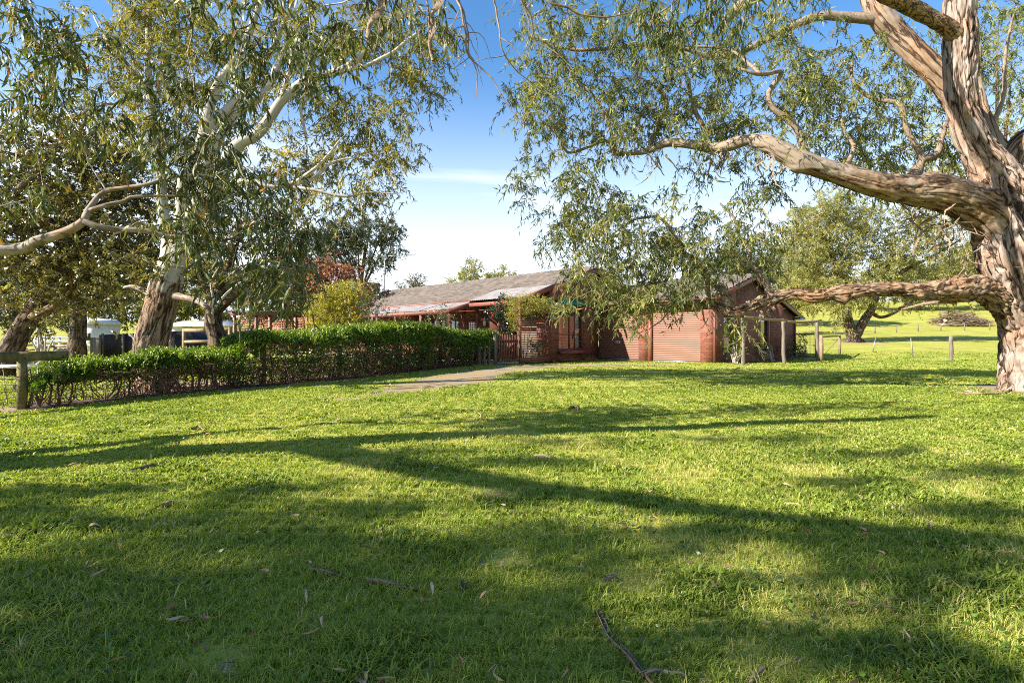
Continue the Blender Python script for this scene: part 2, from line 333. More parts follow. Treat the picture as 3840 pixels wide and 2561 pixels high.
L_hedge = leafmat('hedge_leaf', [(0.025, 0.05, 0.008), (0.06, 0.12, 0.013), (0.15, 0.23, 0.02), (0.3, 0.36, 0.035)], 0.3, 0.45, 0.38)
L_yellow = leafmat('yellow_shrub_leaf', [(0.13, 0.15, 0.02), (0.26, 0.25, 0.03), (0.42, 0.36, 0.04), (0.5, 0.4, 0.06)], 0.35, 0.5, 0.4)
L_gold = leafmat('golden_shrub_leaf', [(0.25, 0.27, 0.02), (0.4, 0.38, 0.02), (0.55, 0.48, 0.03), (0.6, 0.5, 0.04)], 0.3, 0.3, 0.5)
L_pink = leafmat('pink_tree_leaf', [(0.08, 0.06, 0.03), (0.25, 0.11, 0.07), (0.48, 0.2, 0.14), (0.6, 0.3, 0.22)], 0.3, 0.4, 0.45)
L_cam = leafmat('camellia_leaf', [(0.012, 0.03, 0.012), (0.025, 0.05, 0.018), (0.05, 0.08, 0.025), (0.09, 0.12, 0.04)], 0.15, 0.9, 0.25)
L_sparse = leafmat('sparse_camellia_leaf', [(0.04, 0.055, 0.02), (0.09, 0.1, 0.035), (0.17, 0.16, 0.05), (0.25, 0.2, 0.07)], 0.25, 0.8, 0.3)
L_far = leafmat('far_gum_leaf', [(0.13, 0.14, 0.045), (0.23, 0.235, 0.075), (0.34, 0.32, 0.1), (0.4, 0.34, 0.14)], 0.4, 0.25, 0.5)
L_dark = leafmat('dark_gum_leaf', [(0.028, 0.04, 0.024), (0.055, 0.07, 0.038), (0.1, 0.11, 0.05), (0.15, 0.13, 0.06)], 0.2, 0.4, 0.5)
L_grass = leafmat('grass_blade', [(0.12, 0.18, 0.028), (0.25, 0.31, 0.05), (0.39, 0.41, 0.09), (0.55, 0.46, 0.22)], 0.42, 0.15, 0.55)
L_litter = leafmat('dead_leaf', [(0.1, 0.05, 0.03), (0.28, 0.16, 0.1), (0.5, 0.36, 0.24), (0.4, 0.1, 0.08)], 0.1, 0.3, 0.6)
L_red = leafmat('red_petal', [(0.3, 0.01, 0.02), (0.5, 0.02, 0.04), (0.6, 0.05, 0.07)], 0.2, 0.4, 0.5)
L_lilac = leafmat('lilac_petal', [(0.25, 0.12, 0.3), (0.35, 0.18, 0.42), (0.45, 0.28, 0.5)], 0.2, 0.4, 0.5)
L_orange = leafmat('orange_shrub_leaf', [(0.15, 0.09, 0.03), (0.38, 0.15, 0.05), (0.5, 0.3, 0.12), (0.5, 0.4, 0.15)], 0.3, 0.4, 0.5)

#@@PART2
# ------------------------------------------------------------------ numpy noise
_perm = np.random.default_rng(5).permutation(4096)
_val = np.random.default_rng(6).uniform(-1, 1, 4096)
def vnoise(p):
    p = np.asarray(p, float); i = np.floor(p).astype(np.int64); f = p-i; f = f*f*(3-2*f); out = np.zeros(len(p))
    for dx in (0, 1):
        for dy in (0, 1):
            for dz in (0, 1):
                h = _val[_perm[(_perm[(_perm[(i[:, 0]+dx) & 4095]+i[:, 1]+dy) & 4095]+i[:, 2]+dz) & 4095]]
                out += h*(f[:, 0] if dx else 1-f[:, 0])*(f[:, 1] if dy else 1-f[:, 1])*(f[:, 2] if dz else 1-f[:, 2])
    return out
def fbm(p, o=4, g=0.5):
    p = np.asarray(p, float); s = 0; a = 1; t = 0
    for k in range(o): s = s+a*vnoise(p*(2**k)+17.3*k); t += a; a *= g
    return s/t
def n2(x, y, sc_, seed=0, o=3): return fbm(np.stack([x/sc_, y/sc_, np.full_like(np.asarray(x, float), seed*7.7)], -1), o)

# ------------------------------------------------------------------ lawn, driveway
DRIVE = np.array([(-2.9, 10.7), (-2.1, 13.2), (-1.5, 15.8), (-0.8, 18.6), (0.2, 21.3), (2.2, 23.3), (4.9, 23.9), (6.6, 23.2)])
DRW = np.array([0.35, 0.8, 1.15, 1.2, 1.1, 1.0, 0.75, 0.3])
def seg_dist(x, y, pts, w=None):
    best = np.full(np.shape(x), 1e9)
    for i in range(len(pts)-1):
        a, b = pts[i], pts[i+1]; d = b-a; L = d@d
        t = np.clip(((x-a[0])*d[0]+(y-a[1])*d[1])/L, 0, 1)
        dd = np.hypot(x-(a[0]+t*d[0]), y-(a[1]+t*d[1]))
        if w is not None: dd = dd-(w[i]*(1-t)+w[i+1]*t)
        best = np.minimum(best, dd)
    return best
HEDGE = np.array([(-8.32, 9.28), (-7.5, 11.2), (-5.57, 15.1), (-3.5, 19.7), (-0.95, 25.4)])
DIRT = [(11.6, 12.35, 1.3), (-7.95, 12.5, 1.2), (-0.1, 4.2, 0.2), (-0.07, 2.95, 0.15), (-2.65, 2.6, 0.12), (-1.1, 2.05, 0.12),
        (30.3, 48.0, 2.3), (-6.8, 13.4, 1.6), (-5.6, 15.9, 1.0), (11.0, 26.5, 1.0), (13.0, 28.0, 1.0)]
def bare(x, y):
    b = sstep(0.55, -0.75, seg_dist(x, y, DRIVE, DRW)+0.7*n2(x, y, 1.1, 3)+0.3*n2(x, y, 0.3, 6))
    b = np.maximum(b, sstep(0.75, 0.15, seg_dist(x, y, HEDGE)+0.12*n2(x, y, 0.5, 4)))
    for cx, cy, r in DIRT: b = np.maximum(b, (0.62 if r < 0.3 else 1.0)*sstep(1.3, 0.5, np.hypot((x-cx)/r, (y-cy)/r)+0.9*n2(x, y, r*0.6, 5)))
    return b
def build_ground():
    xs = np.unique(np.round(np.concatenate([np.arange(-900, -60, 60.), np.arange(-60, -16, 2.), np.arange(-16, 20, 0.22), np.arange(20, 80, 2.), np.arange(80, 1000, 60.)]), 3))
    ys = np.unique(np.round(np.concatenate([np.arange(-120, 0, 12.), np.arange(0, 32, 0.22), np.arange(32, 130, 2.), np.arange(130, 1200, 50.)]), 3))
    X, Y = np.meshgrid(xs, ys); x = X.ravel(); y = Y.ravel()
    v = np.stack([x, y, ground_z(x, y)], -1); nx = len(xs)
    i = np.arange(len(ys)-1)[:, None]*nx; j = np.arange(nx-1)[None]
    f = np.stack([i+j, i+j+1, i+nx+j+1, i+nx+j], -1).reshape(-1, 4)
    o = npmesh('lawn_ground', v, [f], M_ground, None, True, {'bare': bare(x, y)}); tag(o, kind='structure')
build_ground()
def strip(name, pts, w, mat, seed, lift=0.006, step=0.18, edge=0.25, kind='structure'):
    p3, ww = spline([(a, b, 0) for a, b in pts], w, step)
    t = np.gradient(p3, axis=0); t /= np.linalg.norm(t, axis=1, keepdims=True); nrm = np.stack([-t[:, 1], t[:, 0], 0*t[:, 0]], -1)
    m = 9; us = np.linspace(-1, 1, m); s = np.arange(len(p3))*step
    wl = ww*(1+edge*fbm(np.stack([s/0.5, s*0, s*0+seed], -1), 3)); wr = ww*(1+edge*fbm(np.stack([s/0.5, s*0+9, s*0+seed], -1), 3))
    V = p3[:, None]+nrm[:, None]*np.where(us < 0, us[None]*wl[:, None], us[None]*wr[:, None])[..., None]
    V = V.reshape(-1, 3); V[:, 2] = ground_z(V[:, 0], V[:, 1])+lift
    i = np.arange(len(p3)-1)[:, None]*m; j = np.arange(m-1)[None]
    f = np.stack([i+j+1, i+j, i+m+j, i+m+j+1], -1).reshape(-1, 4)
    o = npmesh(name, V, [f], mat, None, True); tag(o, kind=kind); return o
strip('driveway', DRIVE[3:], DRW[3:]*np.array([0.1, 0.3, 0.42, 0.4, 0.3]), M_gravel, 1, edge=0.9)
strip('garden_bed', HEDGE, [0.45, 0.5, 0.5, 0.55, 0.5], M_mulch, 2, lift=0.012, edge=0.5)

def build_grass():
    def zsamp(n, z0, z1, p):                       # density falls with distance
        u = rng.random(n); a = 2-p
        return (z0**a+u*(z1**a-z0**a))**(1/a)
    parts = []
    for n, z0, z1, p, spread in ((430000, 1.5, 13, 1.4, 1.08), (150000, 11, 34, 1.5, 1.02)):
        y = zsamp(n, z0, z1, p); x = rng.uniform(-1, 1, n)*(y*0.99*spread+0.25); parts.append((x, y))
    n = 16000; parts.append((rng.uniform(-5, 5, n), rng.uniform(0.9, 1.6, n)))
    x = np.concatenate([a for a, _ in parts]); y = np.concatenate([b for _, b in parts])
    # tufts: pull a part of the blades towards tuft centres
    cell = 0.075*2**np.clip(np.round(np.log2(np.maximum(y, 1)/2.3)), 0, 3); gx = np.floor(x/cell); gy = np.floor(y/cell)
    hsh = lambda a, b, k: 0.5+0.5*_val[_perm[(_perm[(_perm[a.astype(np.int64) & 4095]+b.astype(np.int64)) & 4095]+k*97) & 4095]]
    tx = (gx+0.2+0.6*hsh(gx, gy, 1))*cell; ty = (gy+0.2+0.6*hsh(gx, gy, 2))*cell
    pull = rng.random(len(x))*0.62*(hsh(gx, gy, 3) > 0.3); x = x+(tx-x)*pull; y = y+(ty-y)*pull
    b = bare(x, y); keep = rng.random(len(x)) > b*1.25
    s_ = (x-8.84)*US[0]+(y-24.1)*US[1]; t_ = (x-8.84)*VT[0]+(y-24.1)*VT[1]
    keep &= ~((s_ > -0.05) & (t_ > -0.05))
    x, y, gx, gy = x[keep], y[keep], gx[keep], gy[keep]; n = len(x)
    dist = np.hypot(x, y)
    patch = n2(x, y, 1.1, 1, 4); patch2 = n2(x, y, 4.5, 2, 3); tuft = hsh(gx, gy, 5)
    lod = np.clip(dist/3.2, 1, 9)
    coarse = sstep(0.05, 0.45, n2(x, y, 0.5, 8, 2)); fine = sstep(0.15, 0.4, n2(x, y, 0.7, 12, 2))*sstep(11, 7, dist)
    hgt = (0.028+0.03*rng.random(n)+0.024*tuft*tuft+0.02*np.clip(patch, -0.5, 1)+0.03*coarse*rng.random(n))*(1+0.05*lod)
    hgt = np.clip(hgt*0.85, 0.012, 0.12)*(1-0.4*sstep(3.0, 8, dist))
    tall = rng.random(n) < 0.012; hgt = np.where(tall, hgt*1.9, hgt)
    wid = (0.0015+0.0017*rng.random(n)+0.002*coarse)*np.clip(dist/2.6, 1, 9)*(1-0.45*fine)
    az = rng.random(n)*2*math.pi; lean = (0.35+0.75*rng.random(n))*hgt
    z = ground_z(x, y)-0.004; base = np.stack([x, y, z], -1)
    ld = np.stack([np.cos(az), np.sin(az), 0*az], -1)*lean[:, None]
    sa = az+math.pi/2+rng.normal(0, 0.5, n); sd = np.stack([np.cos(sa), np.sin(sa), 0*sa], -1)*wid[:, None]
    up = np.array([0, 0, 1.0])
    mid = base+ld*0.32+up*(hgt*0.62)[:, None]; tip = base+ld+up*(hgt*(0.98-0.3*rng.random(n)))[:, None]
    V = np.stack([base-sd, base+sd, mid+sd*0.75, mid-sd*0.75, tip], 1).reshape(-1, 3)
    o = np.arange(n)[:, None]*5
    q = o+np.array([[0, 1, 2, 3]]); t = o+np.array([[3, 2, 4]])
    tint = 0.34+0.24*patch+0.26*patch2+0.3*(rng.random(n)-0.42)-0.12*coarse+0.14*fine
    dry = rng.random(n) < (0.05+0.12*sstep(0.0, 0.5, patch)+0.35*fine); tint = np.where(dry, 0.84+0.16*rng.random(n), tint)
    tint = np.clip(tint, 0.0, 1)
    g = npmesh('grass', V, [q, t], L_grass, None, False, {'tint': np.repeat(tint, 5)}); tag(g, kind='stuff')
    # low broad-leaved weeds
    m = 9000; yy = zsamp(m, 1.6, 9, 1.4); xx = rng.uniform(-1, 1, m)*yy*1.0
    k = n2(xx, yy, 0.55, 21, 2) > 0.22; xx, yy = xx[k], yy[k]; m = len(xx); a = rng.random(m)*2*math.pi
    d = np.stack([np.cos(a), np.sin(a), 0.3+0.5*rng.random(m)], -1); d /= np.linalg.norm(d, axis=1, keepdims=True)
    leafobj('weeds', np.stack([xx, yy, ground_z(xx, yy)+0.012+0.02*rng.random(m)], -1), d, 0.022+0.02*rng.random(m), 0.014+0.008*rng.random(m), 0.25+0.5*rng.random(m), L_hedge, None, 2)
    tag(bpy.data.objects['weeds'], kind='stuff')

# ------------------------------------------------------------------ leaves and branches
def unit(v): return v/np.maximum(np.linalg.norm(v, axis=-1, keepdims=True), 1e-9)
def leafgeo(base, d, L, W, detail=1, curve=0.15):
    n = len(base); r = rng.normal(size=(n, 3)); s = unit(np.cross(d, r)); nm = np.cross(s, d)
    L = np.broadcast_to(L, (n,)); W = np.broadcast_to(W, (n,))
    c = (rng.normal(0, 1, n)*curve*L)[:, None]; s2 = s*(W/2)[:, None]; o = np.arange(n)[:, None]
    if detail == 1:
        m = base+d*(L*0.42)[:, None]+nm*c
        V = np.stack([base, m+s2, base+d*L[:, None], m-s2], 1).reshape(-1, 3)
        return V, [o*4+np.array([[0, 1, 2, 3]])], 4
    b2 = base+d*(L*0.28)[:, None]+nm*c*0.7; b3 = base+d*(L*0.66)[:, None]+nm*c
    V = np.stack([base, b2+s2, b2-s2, b3+s2*0.75, b3-s2*0.75, base+d*L[:, None]-nm*c*0.5+s*c*0.4], 1).reshape(-1, 3)
    return V, [np.concatenate([o*6+np.array([[0, 1, 2]]), o*6+np.array([[3, 5, 4]])]), o*6+np.array([[1, 3, 4, 2]])], 6
def leafobj(name, base, d, L, W, tint, mat, parent, detail=1, curve=0.15):
    V, Fs, k = leafgeo(base, d, L, W, detail, curve)
    return npmesh(name, V, Fs, mat, parent, False, {'tint': np.repeat(np.clip(tint, 0, 1), k)})
def sprays(att, n_tw, n_lf, tl, L, W, droop, hang, spread=0.12, clump=None):
    """twiglets from every attractor with leaves along them -> leaf base, dir, len, wid, tint, twiglets"""
    A = len(att); c = rng.random(A) if clump is None else clump
    o = np.repeat(att, n_tw, 0)+rng.normal(0, spread, (A*n_tw, 3)); d = unit(rng.normal(size=(A*n_tw, 3))*np.array([1, 1, 0.7])+np.array([0, 0, 0.1]))
    ln = tl*(0.6+0.8*rng.random(A*n_tw)); T = A*n_tw
    u = (np.arange(n_lf)+rng.random((T, n_lf)))/n_lf
    p = o[:, None]+d[:, None]*(u*ln[:, None])[..., None]+np.array([0, 0, -1.0])*((u**2)*ln[:, None]*droop)[..., None]
    ld = unit(rng.normal(size=(T, n_lf, 3))*0.55+d[:, None]*0.45+np.array([0, 0, -1.0])*hang)
    Ls = L*(0.55+0.75*rng.random((T, n_lf))); Ws = W*(0.7+0.6*rng.random((T, n_lf)))
    tt = 0.55*np.repeat(c, n_tw)[:, None]+0.5*rng.random((T, n_lf))-0.06
    tt = np.where(rng.random(tt.shape) < 0.02, 1.0, np.minimum(tt, 0.86))
    tw = np.stack([o, o+d*(ln*0.5)[:, None]+np.array([0, 0, -1.0])*(ln*0.25*droop)[:, None], o+d*ln[:, None]+np.array([0, 0, -1.0])*(ln*droop)[:, None]], 1)
    return p.reshape(-1, 3), ld.reshape(-1, 3), Ls.ravel(), Ws.ravel(), tt.ravel(), tw
def ribbons(tw, w):
    """thin three-sided twigs along 3-point paths"""
    n = len(tw); V = []
    d = unit(tw[:, 2]-tw[:, 0]); a = unit(np.cross(d, rng.normal(size=(n, 3)))); b = np.cross(d, a)
    for k, f in ((0, 1.0), (1, 0.8), (2, 0.45)):
        for q in range(3):
            th = q*2.0944; V.append(tw[:, k]+(a*math.cos(th)+b*math.sin(th))*w*f)
    V = np.stack(V, 1).reshape(-1, 3); o = np.arange(n)[:, None]*9
    Fs = [o+np.array([[k*3+q, k*3+(q+1) % 3, k*3+3+(q+1) % 3, k*3+3+q]]) for k in (0, 1) for q in range(3)]
    return V, np.concatenate(Fs)
def colonise(limbs, att, step=0.3, r_tip=0.006, expo=0.5, jit=0.25, sag=0.0):
    pos = []; par = []; rad = []
    for pts, rads in limbs:
        p, r = spline(pts, rads, 0.3)
        for i in range(len(p)): pos.append(p[i]); par.append(-1); rad.append(r[i])
    n0 = len(pos); cap = n0+int(len(att)*12)+10
    A = np.zeros((cap, 3)); A[:n0] = pos; par = list(par)
    dist = np.array([np.min(((A[:n0]-a)**2).sum(1)) for a in att]); order = np.argsort(dist); n = n0
    for k in order:
        a = att[k]; d2 = ((A[:n]-a)**2).sum(1); j = int(np.argmin(d2)); L = math.sqrt(d2[j])
        if L < 1e-3: continue
        m = max(1, min(10, int(L/step))); prev = j; off = rng.normal(size=3)*jit*L*0.35
        for i in range(1, m+1):
            t = i/m; q = A[j]*(1-t)+a*t+off*math.sin(math.pi*t)+rng.normal(size=3)*jit*step*0.35*(t < 1)+np.array([0, 0, sag*L*math.sin(math.pi*t)])
            if n >= cap: break
            A[n] = q; par.append(prev); prev = n; n += 1
    A = A[:n]; par = np.array(par[:n]); cnt = np.ones(n)*0; ch = {}
    has = np.zeros(n, bool)
    for i in range(n0, n): has[par[i]] = True
    for i in range(n-1, n0-1, -1):
        if not has[i]: cnt[i] += 1
        cnt[par[i]] += cnt[i]
    r = r_tip*np.maximum(cnt, 1)**expo; lr = np.array(rad)
    main = {}
    for i in range(n0, n):
        p = par[i]
        if p >= n0 and (p not in main or cnt[i] > cnt[main[p]]): main[p] = i
    mb = MB(); done = np.zeros(n, bool)
    for i in range(n0, n):
        if done[i]: continue
        p = par[i]; chain = [p, i]; done[i] = True; c = i
        while c in main: c = main[c]; chain.append(c); done[c] = True
        rr = r[chain].copy()
        if p < n0: rr[0] = min(rr[1]*1.25, lr[p]*0.9)
        else: rr[0] = min(rr[1]*1.1, r[p])
        if p < n0: rr = np.minimum(rr, lr[p]*0.8)
        mb.tube(A[chain], rr, 6 if rr[0] > 0.02 else 4, cap=False)
    return mb, A[n0:]
def blob_points(blobs, Z, dZ, mult=1.0, shell=0.35):
    """blobs in photo columns/rows (2351 px wide): (x, y, rx, ry[, weight[, Z]])"""
    out = []
    for b in blobs:
        x, y, rx, ry = b[:4]; w = b[4] if len(b) > 4 else 1.0; zz = b[5] if len(b) > 5 else Z
        s0 = zz/1255.1; n = max(3, int(math.pi*rx*ry*s0*s0*w*mult))
        d = unit(rng.normal(size=(n, 3)))*(rng.random(n)**(1/3*(1-shell)+0.0))[:, None]
        c = P(x, y, zz); s = zz/1255.1
        out.append(c+d*np.array([rx*s, dZ, ry*s]))
    return np.concatenate(out)
def barktube(mb_list, pts, rads, sides, step, amp=0.07, zs=0.3, freq=5.0, lump=0.12, flare=0.0, knots=()):
    p, r = spline(pts, rads, step); t, a, b = frames(p)
    s = np.concatenate([[0], np.cumsum(np.linalg.norm(np.diff(p, axis=0), axis=1))])
    th = np.arange(sides)/sides*2*math.pi; ct, st = np.cos(th), np.sin(th)
    rr = r[:, None]*np.ones(sides)
    bx = rr*ct; by = rr*st; bz = s[:, None]*np.ones(sides)
    q = np.stack([bx, by, bz], -1).reshape(-1, 3); seed = float(np.sum(pts[0]))*3.1
    big = fbm(q*np.array([1.6, 1.6, 1.1])/max(r.max(), 0.15)*0.35+seed, 3).reshape(rr.shape)
    fis = 1-np.abs(fbm(q*np.array([freq, freq, freq*zs])+seed+5, 4, 0.6).reshape(rr.shape))*2.4
    fis2 = vnoise(q*np.array([freq*3.3, freq*3.3, freq*zs*3.3])+seed).reshape(rr.shape)
    disp = big*lump*rr-np.clip(fis, 0, 1)**3*amp*rr*1.6+fis2*amp*0.35*rr
    if flare:
        disp += rr*flare*np.exp(-s[:, None]/0.28)*(1+0.45*np.cos(th*5+1.0)+0.25*np.sin(th*3))
    for (ks, kth, kr, kh) in knots:
        dth = (th-kth+math.pi) % (2*math.pi)-math.pi
        d = np.hypot((s[:, None]-ks), dth[None]*rr)/kr; disp += kh*np.exp(-d**2)
    rr2 = rr+disp
    V = p[:, None]+(a[:, None]*ct[None, :, None]+b[:, None]*st[None, :, None])*rr2[:, :, None]
    n = len(p); i = np.arange(n-1)[:, None]*sides; j = np.arange(sides)[None]; j2 = (j+1) % sides
    f = np.stack([i+j, i+j2, i+sides+j2, i+sides+j], -1).reshape(-1, 4)
    mb_list.append((V.reshape(-1, 3), f, q+np.array([seed % 7, 0, 0])*0, sides))
def barkobj(name, tubes, mat, parent, zoff=0):
    V = []; Fq = []; Bk = []; caps = {}; n = 0
    for v, f, q, sd in tubes:
        V.append(v); Fq.append(f+n); Bk.append(q); caps.setdefault(sd, []).append(np.arange(sd)+n+len(v)-sd); n += len(v)
    fs = [np.concatenate(Fq)]+[np.array(c) for k, c in caps.items()]
    return npmesh(name, np.concatenate(V), fs, mat, parent, True, {'bk': np.concatenate(Bk)})
#@@PART3
# ------------------------------------------------------------------ the brick house
C0 = np.array([8.84, 24.1, 0.0]); C0[2] = 0.0
UP = np.array([0, 0, 1.0])
def HL(s, t, z): return C0+US*s+VT*t+UP*z
TK = 0.0; SK = 6.3                                   # inner corner of the L
def ML(s, t, z): return HL(SK+s, t, z)               # main wing, s from its gable wall
def hbox(mb, s0, s1, t0, t1, z0, z1): mb.box(HL(s0, t0, z0), US*(s1-s0), VT*(t1-t0), UP*(z1-z0))
def mbox(mb, s0, s1, t0, t1, z0, z1): hbox(mb, SK+s0, SK+s1, t0, t1, z0, z1)
house = empty('brick_house', HL(3, 2, 0), 'long single-storey red brick house with tiled gable roofs and two roller doors', 'house')
def corr(mb, o, across, up, n, amp, nrm, sub=6, thick=0.02):
    """horizontal ribs: profile runs along up"""
    m = n*sub; k = np.arange(m+1)/m; prof = amp*np.abs(np.sin(k*n*math.pi))**0.7
    P0 = o+up*k[:, None]+nrm*prof[:, None]; P1 = P0+across
    V = np.concatenate([P0, P1]); i = np.arange(m)
    mb.addnp(V, np.stack([i, i+m+1, i+m+2, i+1], -1))
mb = MB()      # garage wing walls
ZW = 0.0
hbox(mb, 0.0, 0.58, 0, 0.24, 0, 2.62); hbox(mb, 3.30, 3.84, 0, 0.24, 0, 2.62); hbox(mb, 6.42, SK+0.0+0.4, 0, 0.24, 0, 2.6)
def gz_g(t): return 4.02-abs(t-3.7)*0.293             # underside of the garage roof
# gable side wall in pieces round two tall windows
T1 = (1.05, 2.29); T2 = (5.01, 6.26); wz0, wz1 = 0.42, 2.12; TW = 9.5
def gpoly(t0, t1, z0):
    pts = [HL(0, t0, z0), HL(0, t1, z0)]
    ts = [t1]+([3.7] if t0 < 3.7 < t1 else [])+[t0]
    pts += [HL(0, t, gz_g(t)) for t in ts]
    mb.poly(pts, US*0.24)
gpoly(0.243, T1[0], 0)
for a, b in (T1, T2):
    gpoly(a, b, wz1); mb.poly([HL(0, a, 0), HL(0, b, 0), HL(0, b, wz0), HL(0, a, wz0)], US*0.24)
gpoly(T1[1], T2[0], 0); gpoly(T2[1], TW, 0)
hbox(mb, 0.243, 12, TW-0.24, TW, 0, 2.35)
# main gable wall
def gz_m(t): return 4.60-abs(t+0.61)*0.366
WT = (-3.12, -1.24); mz0, mz1 = 0.56, 2.66
def mpoly(t0, t1, z0):
    ts = [t1]+([-0.61] if t0 < -0.61 < t1 else [])+[t0]
    mb.poly([ML(0, t0, z0), ML(0, t1, z0)]+[ML(0, t, gz_m(t)) for t in ts], US*0.24)
mpoly(-3.73, WT[0], 0); mpoly(WT[0], WT[1], mz1); mb.poly([ML(0, WT[0], 0), ML(0, WT[1], 0), ML(0, WT[1], mz0), ML(0, WT[0], mz0)], US*0.24)
mpoly(WT[1], -0.005, 0); mb.poly([ML(0.02, 0, 2.7), ML(0.02, 5, 2.7), ML(0.02, 5, gz_m(5)), ML(0.02, -0.61, gz_m(-0.61)-0.01), ML(0.02, -0.004, gz_m(-0.004)-0.01)], US*0.2)
# main front walls (behind the verandah)
mbox(mb, 0.243, 0.9, -3.73, -3.5, 0, 3.3)
mbox(mb, 0.3, 4.0, -1.9, -1.66, 0, 3.9)
mbox(mb, 3.9, 4.14, -4.2, -1.903, 0, 3.1)
FW = -4.2                                            # front wall plane with openings
ops = [(4.9, 5.9, 0.0, 2.2), (6.6, 9.2, 0.5, 2.2), (10.6, 13.2, 0.5, 2.2), (14.8, 16.8, 0.5, 2.2), (18.4, 20.4, 0.5, 2.2)]
s = 4.145
for a, b, z0, z1 in ops:
    mbox(mb, s, a, FW, FW+0.22, 0, 3.05); mbox(mb, a, b, FW, FW+0.22, z1, 3.05)
    if z0 > 0: mbox(mb, a, b, FW, FW+0.22, 0, z0)
    s = b
mbox(mb, s, 24, FW, FW+0.22, 0, 3.05)
mbox(mb, 23.76, 24, FW+0.223, 6.5, 0, 2.6); mbox(mb, 0.3, 23.757, 6.3, 6.5, 0, 2.2)
wall = mb.build('wall', M_brick, house)
mb = MB(); hbox(mb, 0.5, 6.2, 0.6, 0.65, 0, 2.5); mb.build('garage_lining', M_inside, house)
mb = MB()
hbox(mb, 2.0, 2.05, 0.7, 9.2, 0, 2.3); mbox(mb, 2.6, 2.65, -3.4, 0, 0, 2.7); mbox(mb, 0.3, 2.6, -3.45, -3.40, 0, 2.7); mbox(mb, 0.3, 2.6, -3.39, -0.4, 0.05, 0.1)
mbox(mb, 4.2, 23.6, -1.4, -1.35, 0, 2.6); mbox(mb, 4.2, 23.6, -3.9, -1.4, 0.0, 0.05); mbox(mb, 4.2, 23.6, -3.9, -1.4, 2.65, 2.7)
mb.build('room_lining', M_inside, house)
# gable infill board above the window, header beam over the doors
mb = MB(); hbox(mb, 0.58, 3.30, 0.02, 0.2, 2.37, 2.62); hbox(mb, 3.84, 6.42, 0.02, 0.2, 2.37, 2.62)
hbox(mb, 3.10, 3.297, -0.03, 0.22, 0, 2.36)
mb.build('door_surround', M_trimd, house)
mb = MB(); mb.poly([ML(-0.03, -2.62, 2.98), ML(-0.03, 0.3, 2.98), ML(-0.03, 0.3, 4.14), ML(-0.03, -0.61, 4.44), ML(-0.03, -2.62, 3.72)], US*0.028); mb.build('gable_board', M_trim, house)
# roller doors
for a, b in ((0.583, 3.097), (3.843, 6.417)):
    mb = MB(); corr(mb, HL(a, 0.1, 0.07), US*(b-a), UP*2.31, 27, 0.022, -VT)
    d = mb.build('roller_door', M_door, house)
    mb = MB(); hbox(mb, a, b, 0.06, 0.12, 0.0, 0.065); mb.build('bottom_rail', M_steel, d)
    if a > 3:
        mb = MB(); c = (a+b)/2; hbox(mb, c-0.14, c+0.14, 0.055, 0.085, 0.86, 0.98); mb.build('lock_plate', M_white, d)
        mb = MB(); hbox(mb, c-0.09, c-0.02, 0.035, 0.052, 0.895, 0.94); mb.build('lock_handle', M_black, d)
# side windows
for a, b in (T1, T2):
    mb = MB()
    for z in (wz0, 1.16, wz1-0.06): hbox(mb, 0.06, 0.14, a, b, z, z+0.06)
    hbox(mb, 0.06, 0.14, a, a+0.06, wz0+0.063, wz1-0.063); hbox(mb, -0.02, 0.14, b-0.3, b-0.14, 0.1, wz1+0.25); hbox(mb, 0.06, 0.14, b-0.06, b, wz0+0.063, wz1-0.063)
    w = mb.build('window', M_trimd, house)
    mb = MB(); mb.add([HL(0.1, a+0.06, wz0+.06), HL(0.1, b-0.3, wz0+.06), HL(0.1, b-0.3, wz1-.06), HL(0.1, a+0.06, wz1-.06)], [(0, 1, 2, 3)]); mb.build('glass', M_glass, w)
    mb = MB(); k = np.linspace(0, 1, 25); pp = [HL(0.3+0.03*math.sin(x*50), a+0.02+0.4*x, wz0) for x in k]
    mb.addnp(np.array(pp+[p+UP*1.7 for p in pp]), np.array([[i, i+1, i+26, i+25] for i in range(24)])); mb.build('curtain', M_curtain, w, True)
# big window in the main gable
mb = MB(); a, b = WT
for z, h in ((mz0, 0.06), (1.28, 0.05), (mz1-0.07, 0.07)): mbox(mb, 0.05, 0.13, a, b, z, z+h)
for t in (a, -2.27, -1.86, b-0.06): mbox(mb, 0.047, 0.133, t, t+(0.06 if t != -1.86 else 0.03), mz0+0.063, mz1-0.073)
w = mb.build('window', M_trim, house)
for q0, q1 in ((a+.06, -2.27), (-2.21, b-.06)):
    mb = MB(); mb.add([ML(0.09, q0, mz0+.06), ML(0.09, q1, mz0+.06), ML(0.09, q1, mz1-.07), ML(0.09, q0, mz1-.07)], [(0, 1, 2, 3)]); mb.build('glass', M_glass, w)
mb = MB(); k = np.linspace(0, 1, 37); pp = [ML(0.19+0.025*math.sin(x*44), -1.83+0.4*x, mz0+.06) for x in k]
mb.addnp(np.array(pp+[p+UP*2.0 for p in pp]), np.array([[i, i+1, i+38, i+37] for i in range(36)])); mb.build('curtain', M_curtain, w, True)
mb = MB(); mbox(mb, 0.17, 0.3, -3.1, -2.75, mz0+.06, mz0+0.42); mbox(mb, 0.2, 0.26, -2.95, -2.9, mz0+.42, mz0+0.75); mb.build('window_ornament', M_white, w)
mb = MB(); mbox(mb, -0.3, -0.003, WT[0]-0.02, WT[1]+0.15, 0.36, 0.5); mb.build('brick_ledge', M_brick, house)
mb = MB(); mb.tube([ML(-0.1, -3.3, 2.83), ML(-0.1, -1.05, 2.83)], 0.085, 10); mbox(mb, -0.12, -0.02, -3.36, -1.0, 2.91, 2.98); mb.build('rolled_awning', M_green, house, False)
